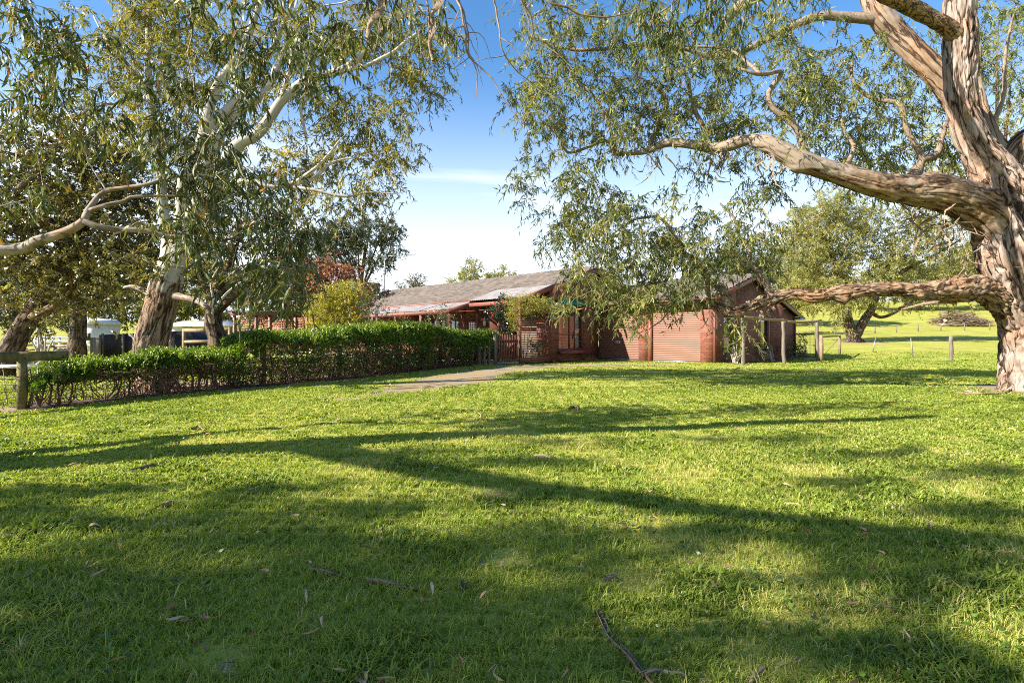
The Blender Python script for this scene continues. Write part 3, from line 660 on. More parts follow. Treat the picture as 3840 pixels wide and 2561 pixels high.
mb = MB(); mbox(mb, -0.07, -0.002, -3.5, -3.38, 2.02, 2.14); mb.build('house_number_plate', M_white, house)
mb = MB(); mbox(mb, -0.22, -0.002, -0.95, -0.55, 1.52, 1.74); mb.build('meter_box', M_trimd, house)
mb = MB(); mb.bar(ML(-0.02, -0.62, 0.1), ML(-0.02, -0.62, 2.6), 0.025, 0.025, VT); mb.build('conduit', M_greyw, house)
# verandah door, windows, lattice between
for i, (a, b, z0, z1) in enumerate(ops):
    mb = MB(); f = 0.07
    mbox(mb, a, a+f, FW+.05, FW+.13, z0, z1); mbox(mb, b-f, b, FW+.05, FW+.13, z0, z1); mbox(mb, a+f, b-f, FW+.05, FW+.13, z1-f, z1); mbox(mb, a+f, b-f, FW+.05, FW+.13, z0, z0+f)
    if b-a > 1.5: mbox(mb, (a+b)/2-.03, (a+b)/2+.03, FW+.053, FW+.127, z0+f, z1-f)
    w = mb.build('window' if z0 else 'front_door', M_trimd, house)
    mb = MB(); mb.add([ML(a+f, FW+.1, z0+f), ML(b-f, FW+.1, z0+f), ML(b-f, FW+.1, z1-f), ML(a+f, FW+.1, z1-f)], [(3, 2, 1, 0)]); mb.build('glass', M_glass, w)
    if z0:
        mb = MB(); k = np.linspace(0, 1, 25)
        for side in (0, 1):
            pp = [ML((a+f if side == 0 else b-f-0.5)+0.5*x, FW+0.2+0.02*math.sin(x*40), z0+.05) for x in k]
            mb.addnp(np.array(pp+[p+UP*(z1-z0-.1) for p in pp]), np.array([[j, j+1, j+26, j+25] for j in range(24)]))
        mb.build('curtain', M_curtain, w, True)
# entry door and recess window
mb = MB(); mbox(mb, 1.0, 1.06, -1.97, -1.903, 0, 2.3); mbox(mb, 2.6, 2.66, -1.97, -1.903, 0, 2.3); mbox(mb, 1.06, 2.6, -1.97, -1.903, 2.2, 2.3); mbox(mb, 1.8, 1.86, -1.965, -1.903, 0, 2.2)
e = mb.build('entry_door', M_trimd, house)
mb = MB(); mbox(mb, 1.06, 1.8, -1.93, -1.903, 0, 2.2); mb.build('door_leaf', M_timber, e)
mb = MB(); mbox(mb, 1.86, 2.6, -1.93, -1.903, 0, 2.2); mb.build('side_light', M_black, e)
mb = MB(); c = ML(4.02, -4.45, 2.05); mb.bar(c+VT*0.24, c, 0.03, 0.03); mb.tube([c+UP*0.02, c-UP*0.05, c-UP*0.25, c-UP*0.3], [0.05, 0.1, 0.075, 0.03], 8); mb.tube([c+UP*0.18, c+UP*0.02], [0.015, 0.09], 8); mb.build('wall_lantern', M_white, house)
# roofs: courses of tiles as real steps
def tiles(name, s0, s1, t_eave, z_eave, t_ridge, z_ridge, main, course=0.32, cut=None):
    fn = ML if main else HL; L = math.hypot(t_ridge-t_eave, z_ridge-z_eave); n = int(round(L/course)); cs = np.arange(s0, s1+1e-6, 0.075); m = len(cs)
    nrm = np.cross(US, unit(fn(0, t_ridge, z_ridge)-fn(0, t_eave, z_eave))); nrm = nrm*np.sign(nrm[2]) if nrm[2] else nrm
    V = []; Fq = []; r = 0
    for k in range(n):
        for e, lift in ((0.0, 0.07), (1.0, 0.012), ):
            f = (k+e*1.02)/n; b0 = fn(0, t_eave+(t_ridge-t_eave)*f, z_eave+(z_ridge-z_eave)*f)
            w = 0.016*np.abs(np.sin(cs/0.15*math.pi/2+ (k % 2)*0.8)); jit = rng.normal(0, 0.004, m)
            V.append(b0+US*cs[:, None]+nrm*(lift+w+jit)[:, None])
        # little vertical lip
        b0 = fn(0, t_eave+(t_ridge-t_eave)*k/n, z_eave+(z_ridge-z_eave)*k/n); V.append(b0+US*cs[:, None]+nrm*0.0)
        for i in range(m-1):
            if cut and cut(cs[i], k/n): continue
            Fq.append((r+i, r+i+1, r+m+i+1, r+m+i)); Fq.append((r+2*m+i, r+2*m+i+1, r+i+1, r+i))
        r += 3*m
    o = npmesh(name, np.concatenate(V), [np.array(Fq)], M_tile, house)
    return o
fr_cut = (4.89-3.45)/(4.89-0.61)
rf = tiles('main_roof', -0.35, 24.3, -4.97, 3.11, -0.61, 4.71, True, cut=lambda s, f: (s < 4.1 and f < fr_cut))
tiles('main_roof', -0.35, 24.3, 7.0, 1.95, -0.61, 4.71, True)
tiles('garage_roof', -0.3, SK+0.02, -0.5, 2.88, 3.7, 4.13, False)
tiles('garage_roof', -0.3, 12.0, 9.95, 2.3, 3.7, 4.13, False)
def ridge(fn, t, z, s0, s1):
    mb = MB(); s = s0
    while s < s1:
        e = min(s+0.42, s1); mb.tube([fn(s, t, z+0.0), fn(e, t, z+0.035)], [0.115, 0.135], 8); s += 0.36
    mb.build('ridge_tiles', M_tile, house, True)
ridge(ML, -0.61, 4.70, -0.38, 24.3); ridge(HL, 3.7, 4.12, -0.33, SK)
# timber under the roofs: barge boards, fascia, gutters
mb = MB()
def barge(fn, s, ta, za, tb, zb, h=0.2, th=0.04): mb.poly([fn(s, ta, za), fn(s, tb, zb), fn(s, tb, zb-h), fn(s, ta, za-h)], US*th)
barge(ML, -0.37, -3.6, 3.62, -0.61, 4.71, 0.24); barge(ML, -0.37, 6.9, 1.98, -0.61, 4.71, 0.24)
barge(HL, -0.32, -0.45, 2.9, 3.7, 4.13); barge(HL, -0.32, 9.9, 2.31, 3.7, 4.13)
hbox(mb, -0.32, SK, -0.44, -0.4, 2.68, 2.84); mb.build('barge_board', M_trim, house)
mb = MB(); mb.poly([HL(-0.28, -0.4, 2.8), HL(-0.28, 0.0, 2.78), HL(-0.28, 0, 2.66), HL(-0.28, -0.4, 2.66)], US*6.5); mb.build('eave_soffit', M_trim, house)
mb = MB(); hbox(mb, -0.35, SK, -0.56, -0.445, 2.79, 2.87)
hbox(mb, -0.35, 12, 9.95, 10.08, 2.19, 2.29); mb.build('gutter', M_trim, house)
mb = MB(); hbox(mb, -0.36, 0.02, 9.3, 10.12, 2.12, 2.187); mb.build('eave_box', M_white, house)
mb = MB(); hbox(mb, -0.1, -0.03, 0.02, 0.12, 0.05, 2.62); hbox(mb, -0.1, -0.03, 9.32, 9.42, 0.05, 2.1); mb.build('downpipe', M_trim, house)
mb = MB(); mbox(mb, 4.15, 24.2, -5.09, -4.98, 3.0, 3.1); mb.build('gutter', M_trim, house)
# verandah
tv, zv = -6.6, 2.56; te, ze = -5.0, 3.02
mb = MB(); mbox(mb, 4.12, 24, tv-0.05, tv+0.05, zv-0.22, zv-0.02)
mb.bar(ML(4.15, tv-0.1, zv-0.1), ML(4.15, -4.6, 3.02), 0.07, 0.24, UP)
for s in (6.73, 9.33, 11.93, 14.53, 17.13, 19.73, 22.3): mb.bar(ML(s, tv+.05, zv-0.07), ML(s, te, ze-0.07), 0.05, 0.1, UP)
mbox(mb, 4.1, 24, te, te+0.05, ze-0.05, ze+0.04)
mb.bar(ML(0.0, -5.45, 2.92), ML(0.0, -3.5, 3.6), 0.06, 0.22, UP); mbox(mb, 0.03, 4.12, -5.45, -5.38, 2.72, 2.9); mbox(mb, 0.03, 4.12, -3.5, -3.44, 3.58, 3.68)
mb.bar(ML(4.1, -5.4, 2.96), ML(4.1, -3.5, 3.66), 0.06, 0.14, UP)
mb.build('verandah_frame', M_trim, house)
for s in (4.15, 6.73, 9.33, 11.93, 14.53, 17.13, 19.73, 22.3):
    mb = MB(); mbox(mb, s-.06, s+.06, tv-.058, tv+.058, 0, zv-0.223); mb.build('verandah_post', M_trim, house)
for s, t in ((4.15, -4.85),): mb = MB(); mbox(mb, s-.06, s+.06, t-.06, t+.06, 0, 2.95); mb.build('verandah_post', M_trim, house)
def sheet(s0, s1, ta, za, tb, zb):
    n = int((s1-s0)/0.04); k = np.linspace(s0, s1, n); zz = 0.012*np.sin(k*2*math.pi/0.16)
    A = np.array([ML(a, ta, za+w) for a, w in zip(k, zz)]); B = np.array([ML(a, tb, zb+w) for a, w in zip(k, zz)])
    i = np.arange(n-1); return npmesh('verandah_sheet', np.concatenate([A, B]), [np.stack([i, i+1, i+n+1, i+n], -1)], M_sheet, house, True)
for a, b in ((4.12, 6.70), (6.76, 9.30), (9.36, 11.9), (11.96, 14.5), (14.56, 17.1), (17.16, 19.7), (19.76, 24)): sheet(a, b, tv-0.08, zv+0.0, te, ze+0.02)
sheet(0.02, 4.1, -5.5, 3.02, -3.5, 3.71)
# lattice screens in the verandah
def lattice(mb, o, a, b, na, nb, w=0.035, th=0.012):
    """square lattice of laths on the rectangle o, a, b"""
    a = np.asarray(a, float); b = np.asarray(b, float); la = np.linalg.norm(a); lb = np.linalg.norm(b); nrm = unit(np.cross(a, b))
    for i in range(na+1): mb.box(o+a*(i/na)-a/la*w/2, a/la*w, b, nrm*th)
    for j in range(nb+1): mb.box(o+b*(j/nb)-b/lb*w/2+nrm*th*1.05, a, b/lb*w, nrm*th)
for s0 in (9.4, 16.0):
    mb = MB(); lattice(mb, ML(s0, -5.6, 0.1), US*1.6, UP*2.2, 14, 19); mb.build('lattice_screen', M_lattice, house)
mb = MB(); lattice(mb, ML(4.6, -4.35, 0.6), US*0.02+VT*-1.1, UP*1.7, 8, 14); mb.build('lattice_screen', M_lattice, house)
# chimney
mb = MB(); mbox(mb, 20.2, 21.7, -2.6, -1.5, 3.2, 5.35); mbox(mb, 20.12, 21.78, -2.68, -1.42, 5.1, 5.22); mb.build('chimney', M_brick, house)
mb = MB(); mbox(mb, 0.0, 24, -7.0, FW-0.003, 0.0, 0.06); mb.build('verandah_floor', M_concrete, house)
# concrete paving by the gate
mb = MB(); mbox(mb, 0.0, 4.0, -8.2, -3.75, 0.004, 0.03); o = mb.build('entry_path', M_concrete); tag(o, kind='structure')

# slatted screen and picket gate
scr = empty('slat_screen', ML(-0.03, -4.7, 0), 'square red-brown screen of horizontal slats between the picket gate and the house', 'screen')
for t in (-3.86, -5.72): mb = MB(); mbox(mb, -0.05, 0.05, t-0.05, t+0.05, 0, 1.98 if t > -5 else 3.0); mb.build('post', M_trim, scr)
mb = MB()
for i in range(21): mbox(mb, -0.085, -0.055, -5.75, -3.82, 0.28+i*0.082, 0.28+i*0.082+0.042)
mb.build('slats', M_trim, scr)
mb = MB(); mbox(mb, -0.09, -0.05, -5.78, -3.8, 0.02, 0.25); mb.build('kick_board', M_trim, scr)
gate = empty('picket_gate', ML(0, -6.4, 0), 'closed red-brown picket gate between the hedge end and the slat screen', 'gate')
mb = MB()
for i in range(13):
    t = -5.86-i*0.1; mbox(mb, -0.02, 0.0, t-0.035, t+0.005, 0.06, 1.26); mb.tube([ML(-0.01, t-0.015, 1.258), ML(-0.01, t-0.015, 1.31)], [0.026, 0.004], 5)
mb.build('pickets', M_trim, gate)
mb = MB(); mbox(mb, 0.003, 0.04, -7.12, -5.84, 0.28, 0.36); mbox(mb, 0.003, 0.04, -7.12, -5.84, 1.0, 1.08); mb.bar(ML(0.02, -7.1, 0.36), ML(0.02, -5.86, 1.0), 0.03, 0.07); mb.build('gate_rail', M_trimd, gate)
mb = MB(); mb.tube([ML(-0.02, -7.24, -0.1), ML(-0.02, -7.24, 1.28)], [0.075, 0.07], 10, 0.04); mb.build('gate_post', M_greyw, gate)
# short row of stub posts where the hedge ends, wire arch
for i, k in enumerate((0.35, 0.7, 1.05)):
    p = ML(-0.02-0.1*i, -7.24-k, 0); mb = MB(); mb.tube([p-UP*0.1, p+UP*(1.02-0.1*i)], [0.065, 0.06], 9, 0.05)
    o = mb.build('garden_post', M_greyw); tag(o, ['grey round post nearest the picket gate, under the hedge end', 'grey round post second from the picket gate, half under the hedge', 'grey round post third from the gate, deepest in the hedge'][i], 'post', 'round grey posts beside the gate')
# TV masts
m1 = empty('tv_antenna', ML(19.0, -2.2, 4.0), 'tall thin television mast with a wide many-rod antenna above the roof ridge', 'antenna')
b = Q(1492, 1085, 42); tp = Q(1492, 905, 42); m1.location = Vector(b)
mb = MB(); mb.tube([b-UP*1.2, tp], [0.03, 0.022], 6); mb.build('mast', M_steel, m1)
mb = MB(); c = Q(1492, 958, 42); ax = np.array([0.96, 0.28, 0.1]); mb.bar(c-ax*0.7, c+ax*1.35, 0.03, 0.03)
for k in np.linspace(-0.65, 1.3, 9): q = c+ax*k; pr = np.array([0.5, -0.8, 0.25-0.02*k]); mb.bar(q-pr*(0.75-0.2*k), q+pr*(0.75-0.2*k), 0.018, 0.018)
mb.build('antenna_rods', M_steel, m1)
mb = MB(); c = Q(1492, 996, 42)
for k in np.linspace(-0.3, 0.3, 6): mb.bar(c+np.array([-0.22, 0, k]), c+np.array([0.22, 0, k]), 0.014, 0.014); mb.bar(c+np.array([k*0.7, 0, -0.3]), c+np.array([k*0.7, 0, 0.3]), 0.012, 0.012)
mb.build('antenna_grid', M_steel, m1)
b = Q(1441, 1072, 41); tp = Q(1443, 960, 41)
m2 = empty('radio_antenna', b, 'plain thin pole antenna standing on the brick chimney', 'antenna')
mb = MB(); mb.tube([b-UP*0.4, b+(tp-b)*0.6, tp], [0.03, 0.03, 0.012], 6); mb.build('mast', M_steel, m2)
mb = MB(); c = b+(tp-b)*0.42; mb.bar(c-np.array([0.12, 0, 0]), c+np.array([0.12, 0, 0]), 0.03, 0.25); mb.build('bracket', M_steel, m2)

# ------------------------------------------------------------------ fences, posts, rails on the right
def post(name, base, h, r, mat, label, cat, group=None, lean=(0, 0), wob=0.06):
    base = np.asarray(base, float).copy(); base[2] = gz(base[0], base[1])
    mb = MB(); ks = np.linspace(-0.15, 1, 7); pts = [base+np.array([lean[0]*k*h+rng.normal(0, 0.006), lean[1]*k*h, k*h]) for k in ks]
    mb.tube(pts, [r*(1+rng.normal(0, 0.03)) for _ in ks], 12, 0.03); o = mb.build(name, mat, None, True); tag(o, label, cat, group); return o
fr = empty('timber_frame', G(2939, 1361), 'tall frame of three round posts joined by sagging top rails beside the brick gable', 'fence')
PP = [(2788, 1371, 1191), (2939.5, 1361, 1194), (3066, 1353, 1200)]; tops = []
for sx, yb, yt in PP:
    p = G(sx, yb); h = (yb-yt)/F*p[1]; mb = MB(); ks = np.linspace(-0.1, 1, 8)
    mb.tube([p+np.array([rng.normal(0, 0.008)-0.03*k, 0, k*h]) for k in ks], [0.085-0.012*k for k in ks], 12, 0.04); mb.build('post', M_greyw, fr, True); tops.append(p+UP*h)
for a, b in ((tops[0]+np.array([-0.1, 0, 0.02]), tops[1]+np.array([0.1, 0.04, -0.05])), (tops[1]+np.array([0, 0.05, -0.12]), tops[2]+np.array([0.1, 0, -0.02]))):
    mb = MB(); ks = np.linspace(0, 1, 9); mb.tube([a+(b-a)*k+np.array([0, -0.1, -0.05*math.sin(math.pi*k)+rng.normal(0, 0.008)]) for k in ks], [0.062-0.012*k for k in ks], 10, 0.08); mb.build('rail', M_timber, fr, True)
gt = empty('wire_gate', Q(3030, 1335, 28), 'low wire mesh gate between the house corner and the tall round post', 'gate')
a0 = Q(2984, 1251, 31); a1 = Q(3058, 1252, 27.4); a0[2] = a1[2] = 1.32
mb = MB(); mb.tube([a0, a1], [0.03, 0.03], 8); mb.tube([a0-UP*1.15, a1-UP*1.15], [0.02, 0.02], 6); mb.tube([a1, a1-UP*1.15], [0.02, 0.02], 6); mb.tube([a0, a0-UP*1.15], [0.02, 0.02], 6); mb.build('gate_frame', M_timberg, gt)
mb = MB()
for k in np.linspace(0.04, 0.96, 16): q = a0+(a1-a0)*k; mb.bar(q, q-UP*1.15, 0.008, 0.008, VT)
for k in np.linspace(0.1, 0.9, 7): mb.bar(a0-UP*1.15*k, a1-UP*1.15*k, 0.008, 0.008)
mb.build('wire_mesh', M_wire, gt)
sf = empty('stay_fence', G(3070, 1353), 'short strainer fence of two dark posts with one round rail and a slack stay wire', 'fence')
pa = G(3069, 1353); pb = np.array([1228/F*32.5, 32.5, 0]); pb[2] = gz(pb[0], pb[1])
pa = pa+np.array([0.06, -0.12, 0])
for p, h, r in ((pa, 1.28, 0.095), (pb, 1.18, 0.075)): mb = MB(); mb.tube([p-UP*0.1, p+UP*h*0.5+np.array([0.02, 0, 0]), p+UP*h], [r, r*0.95, r*0.9], 12, 0.04); mb.build('post', M_timber, sf, True)
mb = MB(); mb.tube([pa+UP*1.2, (pa+pb)/2+UP*1.16, pb+UP*1.1], 0.05, 9, 0.06); mb.build('rail', M_timber, sf, True)
mb = MB(); mb.bar(pa+UP*0.15, pb+UP*1.0, 0.015, 0.015)
for z in (0.3, 0.55, 0.8): mb.bar(pa+UP*z, pb+UP*z, 0.007, 0.007)
mb.build('stay_wire', M_wire, sf)
post('fence_post', G(3567, 1354), 1.24, 0.085, M_greyw, 'lone thick round grey fence post standing in open lawn left of the big trunk', 'post')
def star(sx0, yb, sx1, yt, label):
    b = G(sx0, yb); Z = b[1]; t = Q(sx1, yt, Z); mb = MB()
    d = unit(t-b)
    for ang in (0, 2.09, 4.19):
        w = np.array([math.cos(ang), math.sin(ang), 0])*0.03; mb.add([b-d*0.1, t, t+w, b-d*0.1+w], [(0, 1, 2, 3), (3, 2, 1, 0)]) if False else mb.bar(b-d*0.1+w/2, t+w/2, 0.035, 0.006, np.cross(d, w))
    o = mb.build('star_picket', M_steel); tag(o, label, 'picket', 'steel pickets in the lawn')
star(3272, 1335, 3285, 1264, 'thin steel picket leaning right in the lawn near the forked tree')
star(3424, 1346, 3416, 1268, 'thin steel picket leaning left in the lawn, nearer the lone thick post')
def farpost(i, sx, yb, yt, label, mat=M_greyw, Z=None):
    # find where the ray meets the rising field
    for Zk in np.arange(35, 120, 0.5):
        q = Q(sx, yb, Zk)
        if q[2] <= gz(q[0], q[1])+0.02: break
    h = (yb-yt)/F*Zk; mb = MB(); mb.tube([q-UP*0.1, q+UP*h], [0.07, 0.06], 8, 0.03); o = mb.build('paddock_post', mat); tag(o, label, 'post', 'posts of the far wire fence'); return q+UP*h*0.9, q+UP*h*0.4
tw = []
fl = ['far paddock post seen between the wire gate and the forked tree', 'far paddock post just right of the forked tree trunk', 'slim far paddock post, second right of the forked tree', 'far paddock post midway along the far fence', 'pale far paddock post in front of the brush pile end', 'far paddock post in front of the middle of the brush pile', 'far paddock post between the brush pile and the big trunk', 'far paddock post close to the house corner']
for i, (sx, yb, yt) in enumerate([(3132, 1256, 1232), (3281, 1250, 1224), (3362, 1247, 1224), (3443, 1244, 1217), (3528, 1241, 1212), (3617, 1240, 1211), (3711, 1238, 1212), (2994, 1258, 1240)]):
    tw.append(farpost(i, sx, yb, yt, fl[i]))
tw.sort(key=lambda q: q[0][0]); mb = MB()
for k in range(len(tw)-1):
    for j in (0, 1): mb.bar(tw[k][j], tw[k+1][j], 0.012, 0.012)
o = mb.build('fence_wire', M_wire); tag(o, 'thin wires strung along the far paddock posts', 'fence wire')

# brush pile
bp0 = None
for Zk in np.arange(60, 140, 0.5):
    q = Q(3600, 1224, Zk)
    if q[2] <= gz(q[0], q[1]): bp0 = q; break
bp = empty('brush_pile', bp0, 'long heap of cut branches and logs on the far grassy slope', 'brush pile'); Zb = bp0[1]
mb = MB(); mb2 = MB(); W = 175/F*Zb
for k in range(420):
    u = rng.random()**0.9; x = bp0[0]+(u-0.45)*W; L = 0.8+2.4*rng.random(); hgt = (0.5+0.9*math.sin(math.pi*min(u*1.15, 1)))*rng.random()*1.5
    y = bp0[1]+rng.normal(0, 0.7); c = np.array([x, y, gz(x, y)+0.1+hgt]); d = unit(np.array([1, rng.normal(0, 0.35), rng.normal(0, 0.16)]))
    mb.tube([c-d*L/2, c+d*L*0.1+UP*0.1*rng.normal(), c+d*L/2], [0.02+0.05*rng.random(), 0.03, 0.012], 4, cap=False)
mb.build('branches', M_deadw, bp)
for k in range(3):
    x = bp0[0]-0.42*W+k*0.28; c = np.array([x, Zb-0.6, gz(x, Zb-0.6)+0.25+0.5*(k % 2)]); d = unit(np.array([1, 0.4*rng.normal(), 0.1*rng.normal()])); mb2.tube([c-d*0.5, c+d*1.5], [0.22, 0.18], 8)
mb2.build('logs', M_palew, bp)
#@@PART4
# ------------------------------------------------------------------ hedge fence, left
def hedge_pt(u):                                    # u = distance along from the near left end
    d = np.concatenate([[0], np.cumsum(np.linalg.norm(np.diff(HEDGE, axis=0), axis=1))]); u = np.clip(u, -5, d[-1])
    e = unit((HEDGE[1]-HEDGE[0])[None])[0]
    x = np.where(u < 0, HEDGE[0, 0]+e[0]*u, np.interp(u, d, HEDGE[:, 0])); y = np.where(u < 0, HEDGE[0, 1]+e[1]*u, np.interp(u, d, HEDGE[:, 1]))
    return x, y
HL_ = float(np.sum(np.linalg.norm(np.diff(HEDGE, axis=0), axis=1)))
hf = empty('post_rail_fence', (HEDGE[0, 0], HEDGE[0, 1], 0), 'mossy post and rail fence with sagging wire at the near left, running under the hedge', 'fence')
for u in (-2.4, 0.0, 2.35, 4.9, 7.6, 10.4, 13.2, 16.0):
    x, y = hedge_pt(u); x, y = float(x), float(y); h = 0.93 if u < 3 else 0.95; mb = MB(); mb.tube([(x, y, -0.1), (x+0.01, y, h*0.5), (x, y, h-0.02)], [0.075, 0.072, 0.07], 12, 0.04); mb.build('post', M_timberg, hf, True)
for u0, u1 in ((-2.5, 0.0), (0.0, 0.75)):
    x0, y0 = hedge_pt(u0); x1, y1 = hedge_pt(u1); mb = MB(); mb.bar((float(x0), float(y0)-0.09, 0.86), (float(x1), float(y1)-0.09, 0.86), 0.05, 0.17); mb.build('rail', M_timberg, hf)
mb = MB()
for z, sg in ((0.08, 0.02), (0.24, 0.05), (0.4, 0.06), (0.56, 0.08), (0.7, 0.05)):
    for u in np.arange(-2.4, 16, 0.6):
        a = hedge_pt(u); b = hedge_pt(u+0.6); mb.bar((float(a[0]), float(a[1]), z+sg*math.sin(u*2.1+z*9)), (float(b[0]), float(b[1]), z+sg*math.sin((u+0.6)*2.1+z*9)), 0.009, 0.009)
for u in np.arange(-2.4, 16, 0.17):
    a = hedge_pt(u); b = hedge_pt(u+0.12*math.sin(u*5)); mb.bar((float(a[0]), float(a[1]), 0.04), (float(b[0])+0.02, float(b[1]), 0.8), 0.007, 0.007)
mb.build('wire_mesh', M_wire, hf)
# hedge body: height profile from the photograph (column, top row, foliage bottom row)
PROF = [(62, 872, 905), (80, 850, 890), (110, 832, 885), (160, 817, 880), (215, 818, 872), (262, 826, 868), (300, 812, 868), (345, 797, 866), (430, 801, 858), (515, 796, 865), (545, 778, 880), (600, 768, 885), (680, 768, 872), (740, 757, 868), (800, 753, 862), (870, 746, 858), (960, 745, 850), (1010, 757, 842), (1060, 764, 836), (1120, 763, 822), (1136, 772, 800)]
def u_of_col(dx):
    us = np.linspace(-2, HL_, 400); x, y = hedge_pt(us); cols = CX/K+x/y*F/K
    return float(np.interp(dx, cols, us))
PU = []
for c, t, b in PROF:
    u = u_of_col(c); x, y = hedge_pt(u); PU.append((u, float(H-(t*K-HY)/F*y)-(0.1 if c < 540 else 0.02), max(0.12, float(H-(b*K-HY)/F*y))))
PU = np.array(PU)
hedge = empty('hedge', (-5, 16, 0), 'long unclipped green hedge with brown twiggy base, ending at the picket gate', 'hedge')
def build_hedge():
    n = 150000; us = PU[0, 0]+(PU[-1, 0]-PU[0, 0])*rng.random(n)**1.25
    top = np.interp(us, PU[:, 0], PU[:, 1])+0.2*fbm(np.stack([us/0.7, us*0, us*0], -1), 3); bot = np.interp(us, PU[:, 0], PU[:, 2])+0.12*fbm(np.stack([us/0.8, us*0+5, us*0], -1), 3)
    wid = (0.28+0.34*np.interp(us, [0, 3, 6, 8, 30], [0.25, 0.5, 0.7, 1.1, 1.15]))
    lump = fbm(np.stack([us/0.9, us*0+2, us*0], -1), 3)
    # shell sampling: mostly on the skin
    a = rng.random(n)*2*math.pi; r = 1-0.55*rng.random(n)**1.7
    side = np.cos(a)*r; vz = np.sin(a)*r
    sq = lambda v: np.sign(v)*np.abs(v)**0.72
    bump = 1+0.22*fbm(np.stack([us/0.55, a*0.9, us*0+9], -1), 3)
    off = sq(side)*wid*bump*(1+0.3*lump); z = bot+(top-bot)*(0.5+0.5*sq(vz)*(1+0.05*bump))
    keep = rng.random(n) < np.clip(0.16+1.05*((z-bot)/np.maximum(top-bot, .1)), 0, 1)
    keep &= fbm(np.stack([us/0.35, off/0.35, z/0.3], -1), 2) > -0.22
    us, off, z, vz, side, top, bot = [q[keep] for q in (us, off, z, vz, side, top, bot)]; n = len(us)
    x, y = hedge_pt(us); e = unit((HEDGE[-1]-HEDGE[0])[None])[0]; nn = np.array([e[1], -e[0]])
    base = np.stack([x+nn[0]*off, y+nn[1]*off, z], -1)
    out = unit(np.stack([nn[0]*side, nn[1]*side, vz*0.9+0.5], -1)); d = unit(out*0.8+rng.normal(size=(n, 3))*0.65)
    dist = np.hypot(x, y); L = (0.042+0.04*rng.random(n))*np.clip(dist/13, 0.85, 1.45)
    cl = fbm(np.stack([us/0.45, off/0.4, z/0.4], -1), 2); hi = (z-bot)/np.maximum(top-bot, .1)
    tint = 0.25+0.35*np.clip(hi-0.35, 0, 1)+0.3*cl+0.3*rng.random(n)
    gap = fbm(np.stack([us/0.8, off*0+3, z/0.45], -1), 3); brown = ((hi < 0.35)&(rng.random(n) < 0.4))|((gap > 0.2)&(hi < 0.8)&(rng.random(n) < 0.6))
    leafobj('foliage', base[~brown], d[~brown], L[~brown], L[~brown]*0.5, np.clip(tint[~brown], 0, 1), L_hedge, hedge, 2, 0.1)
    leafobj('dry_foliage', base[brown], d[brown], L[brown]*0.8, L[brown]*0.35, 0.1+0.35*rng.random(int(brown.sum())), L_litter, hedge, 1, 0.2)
    # upright fresh shoots on top
    m = 3600; us = PU[1, 0]+(PU[-1, 0]-PU[1, 0])*rng.random(m)**1.15; tp = np.interp(us, PU[:, 0], PU[:, 1]); x, y = hedge_pt(us); o = rng.normal(0, 0.26, m)
    b = np.stack([x+nn[0]*o, y+nn[1]*o, tp-0.1-0.1*np.abs(o)], -1); h = 0.1+0.14*rng.random(m)
    k = 7; bb = np.repeat(b, k, 0)+np.array([0, 0, 1.0])*(np.tile(np.linspace(0.2, 1, k), m)*np.repeat(h, k))[:, None]+rng.normal(0, 0.012, (m*k, 3))
    dd = unit(rng.normal(size=(m*k, 3))*0.6+np.array([0, 0, 0.75])); LL = 0.05*(0.7+0.5*rng.random(m*k))*np.clip(np.repeat(np.hypot(x, y), k)/13, 0.85, 1.5)
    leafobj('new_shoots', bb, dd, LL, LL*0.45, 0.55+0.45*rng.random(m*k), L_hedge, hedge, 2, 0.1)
    # tangled stems
    mb = MB(); m = 1500
    for i in range(m):
        u = PU[0, 0]+(PU[-1, 0]-PU[0, 0])*rng.random(); t_ = float(np.interp(u, PU[:, 0], PU[:, 1])); x, y = hedge_pt(u); w_ = 0.22 if u < 6.5 else 0.5
        p = np.array([float(x)+rng.normal(0, w_*0.5), float(y)+rng.normal(0, 0.2), 0.02 if i % 2 else 0.25+0.4*rng.random()]); pts = [p]; d = unit(np.array([rng.normal(0, 0.7), rng.normal(0, 0.6), 0.6 if i % 2 else rng.normal(0, 0.3)]))
        for k in range(5): d = unit(d+rng.normal(size=3)*0.55+np.array([0, 0, 0.1])); p = p+d*(0.12+0.07*rng.random()); p[2] = min(max(p[2], 0.02), t_-0.05); pts.append(p)
        mb.tube(pts, np.linspace(0.009, 0.003, 6), 4, cap=False)
    for i in range(120):
        u = PU[0, 0]+(PU[-1, 0]-PU[0, 0])*rng.random(); x, y = hedge_pt(u); x = float(x); y = float(y); mb.tube([(x, y, -0.02), (x+rng.normal(0, .06), y+rng.normal(0, .06), 0.3), (x+rng.normal(0, .15), y+rng.normal(0, .1), 0.65)], [0.022, 0.016, 0.01], 5, cap=False)
    mb.build('stems', M_twigr, hedge)
build_hedge()

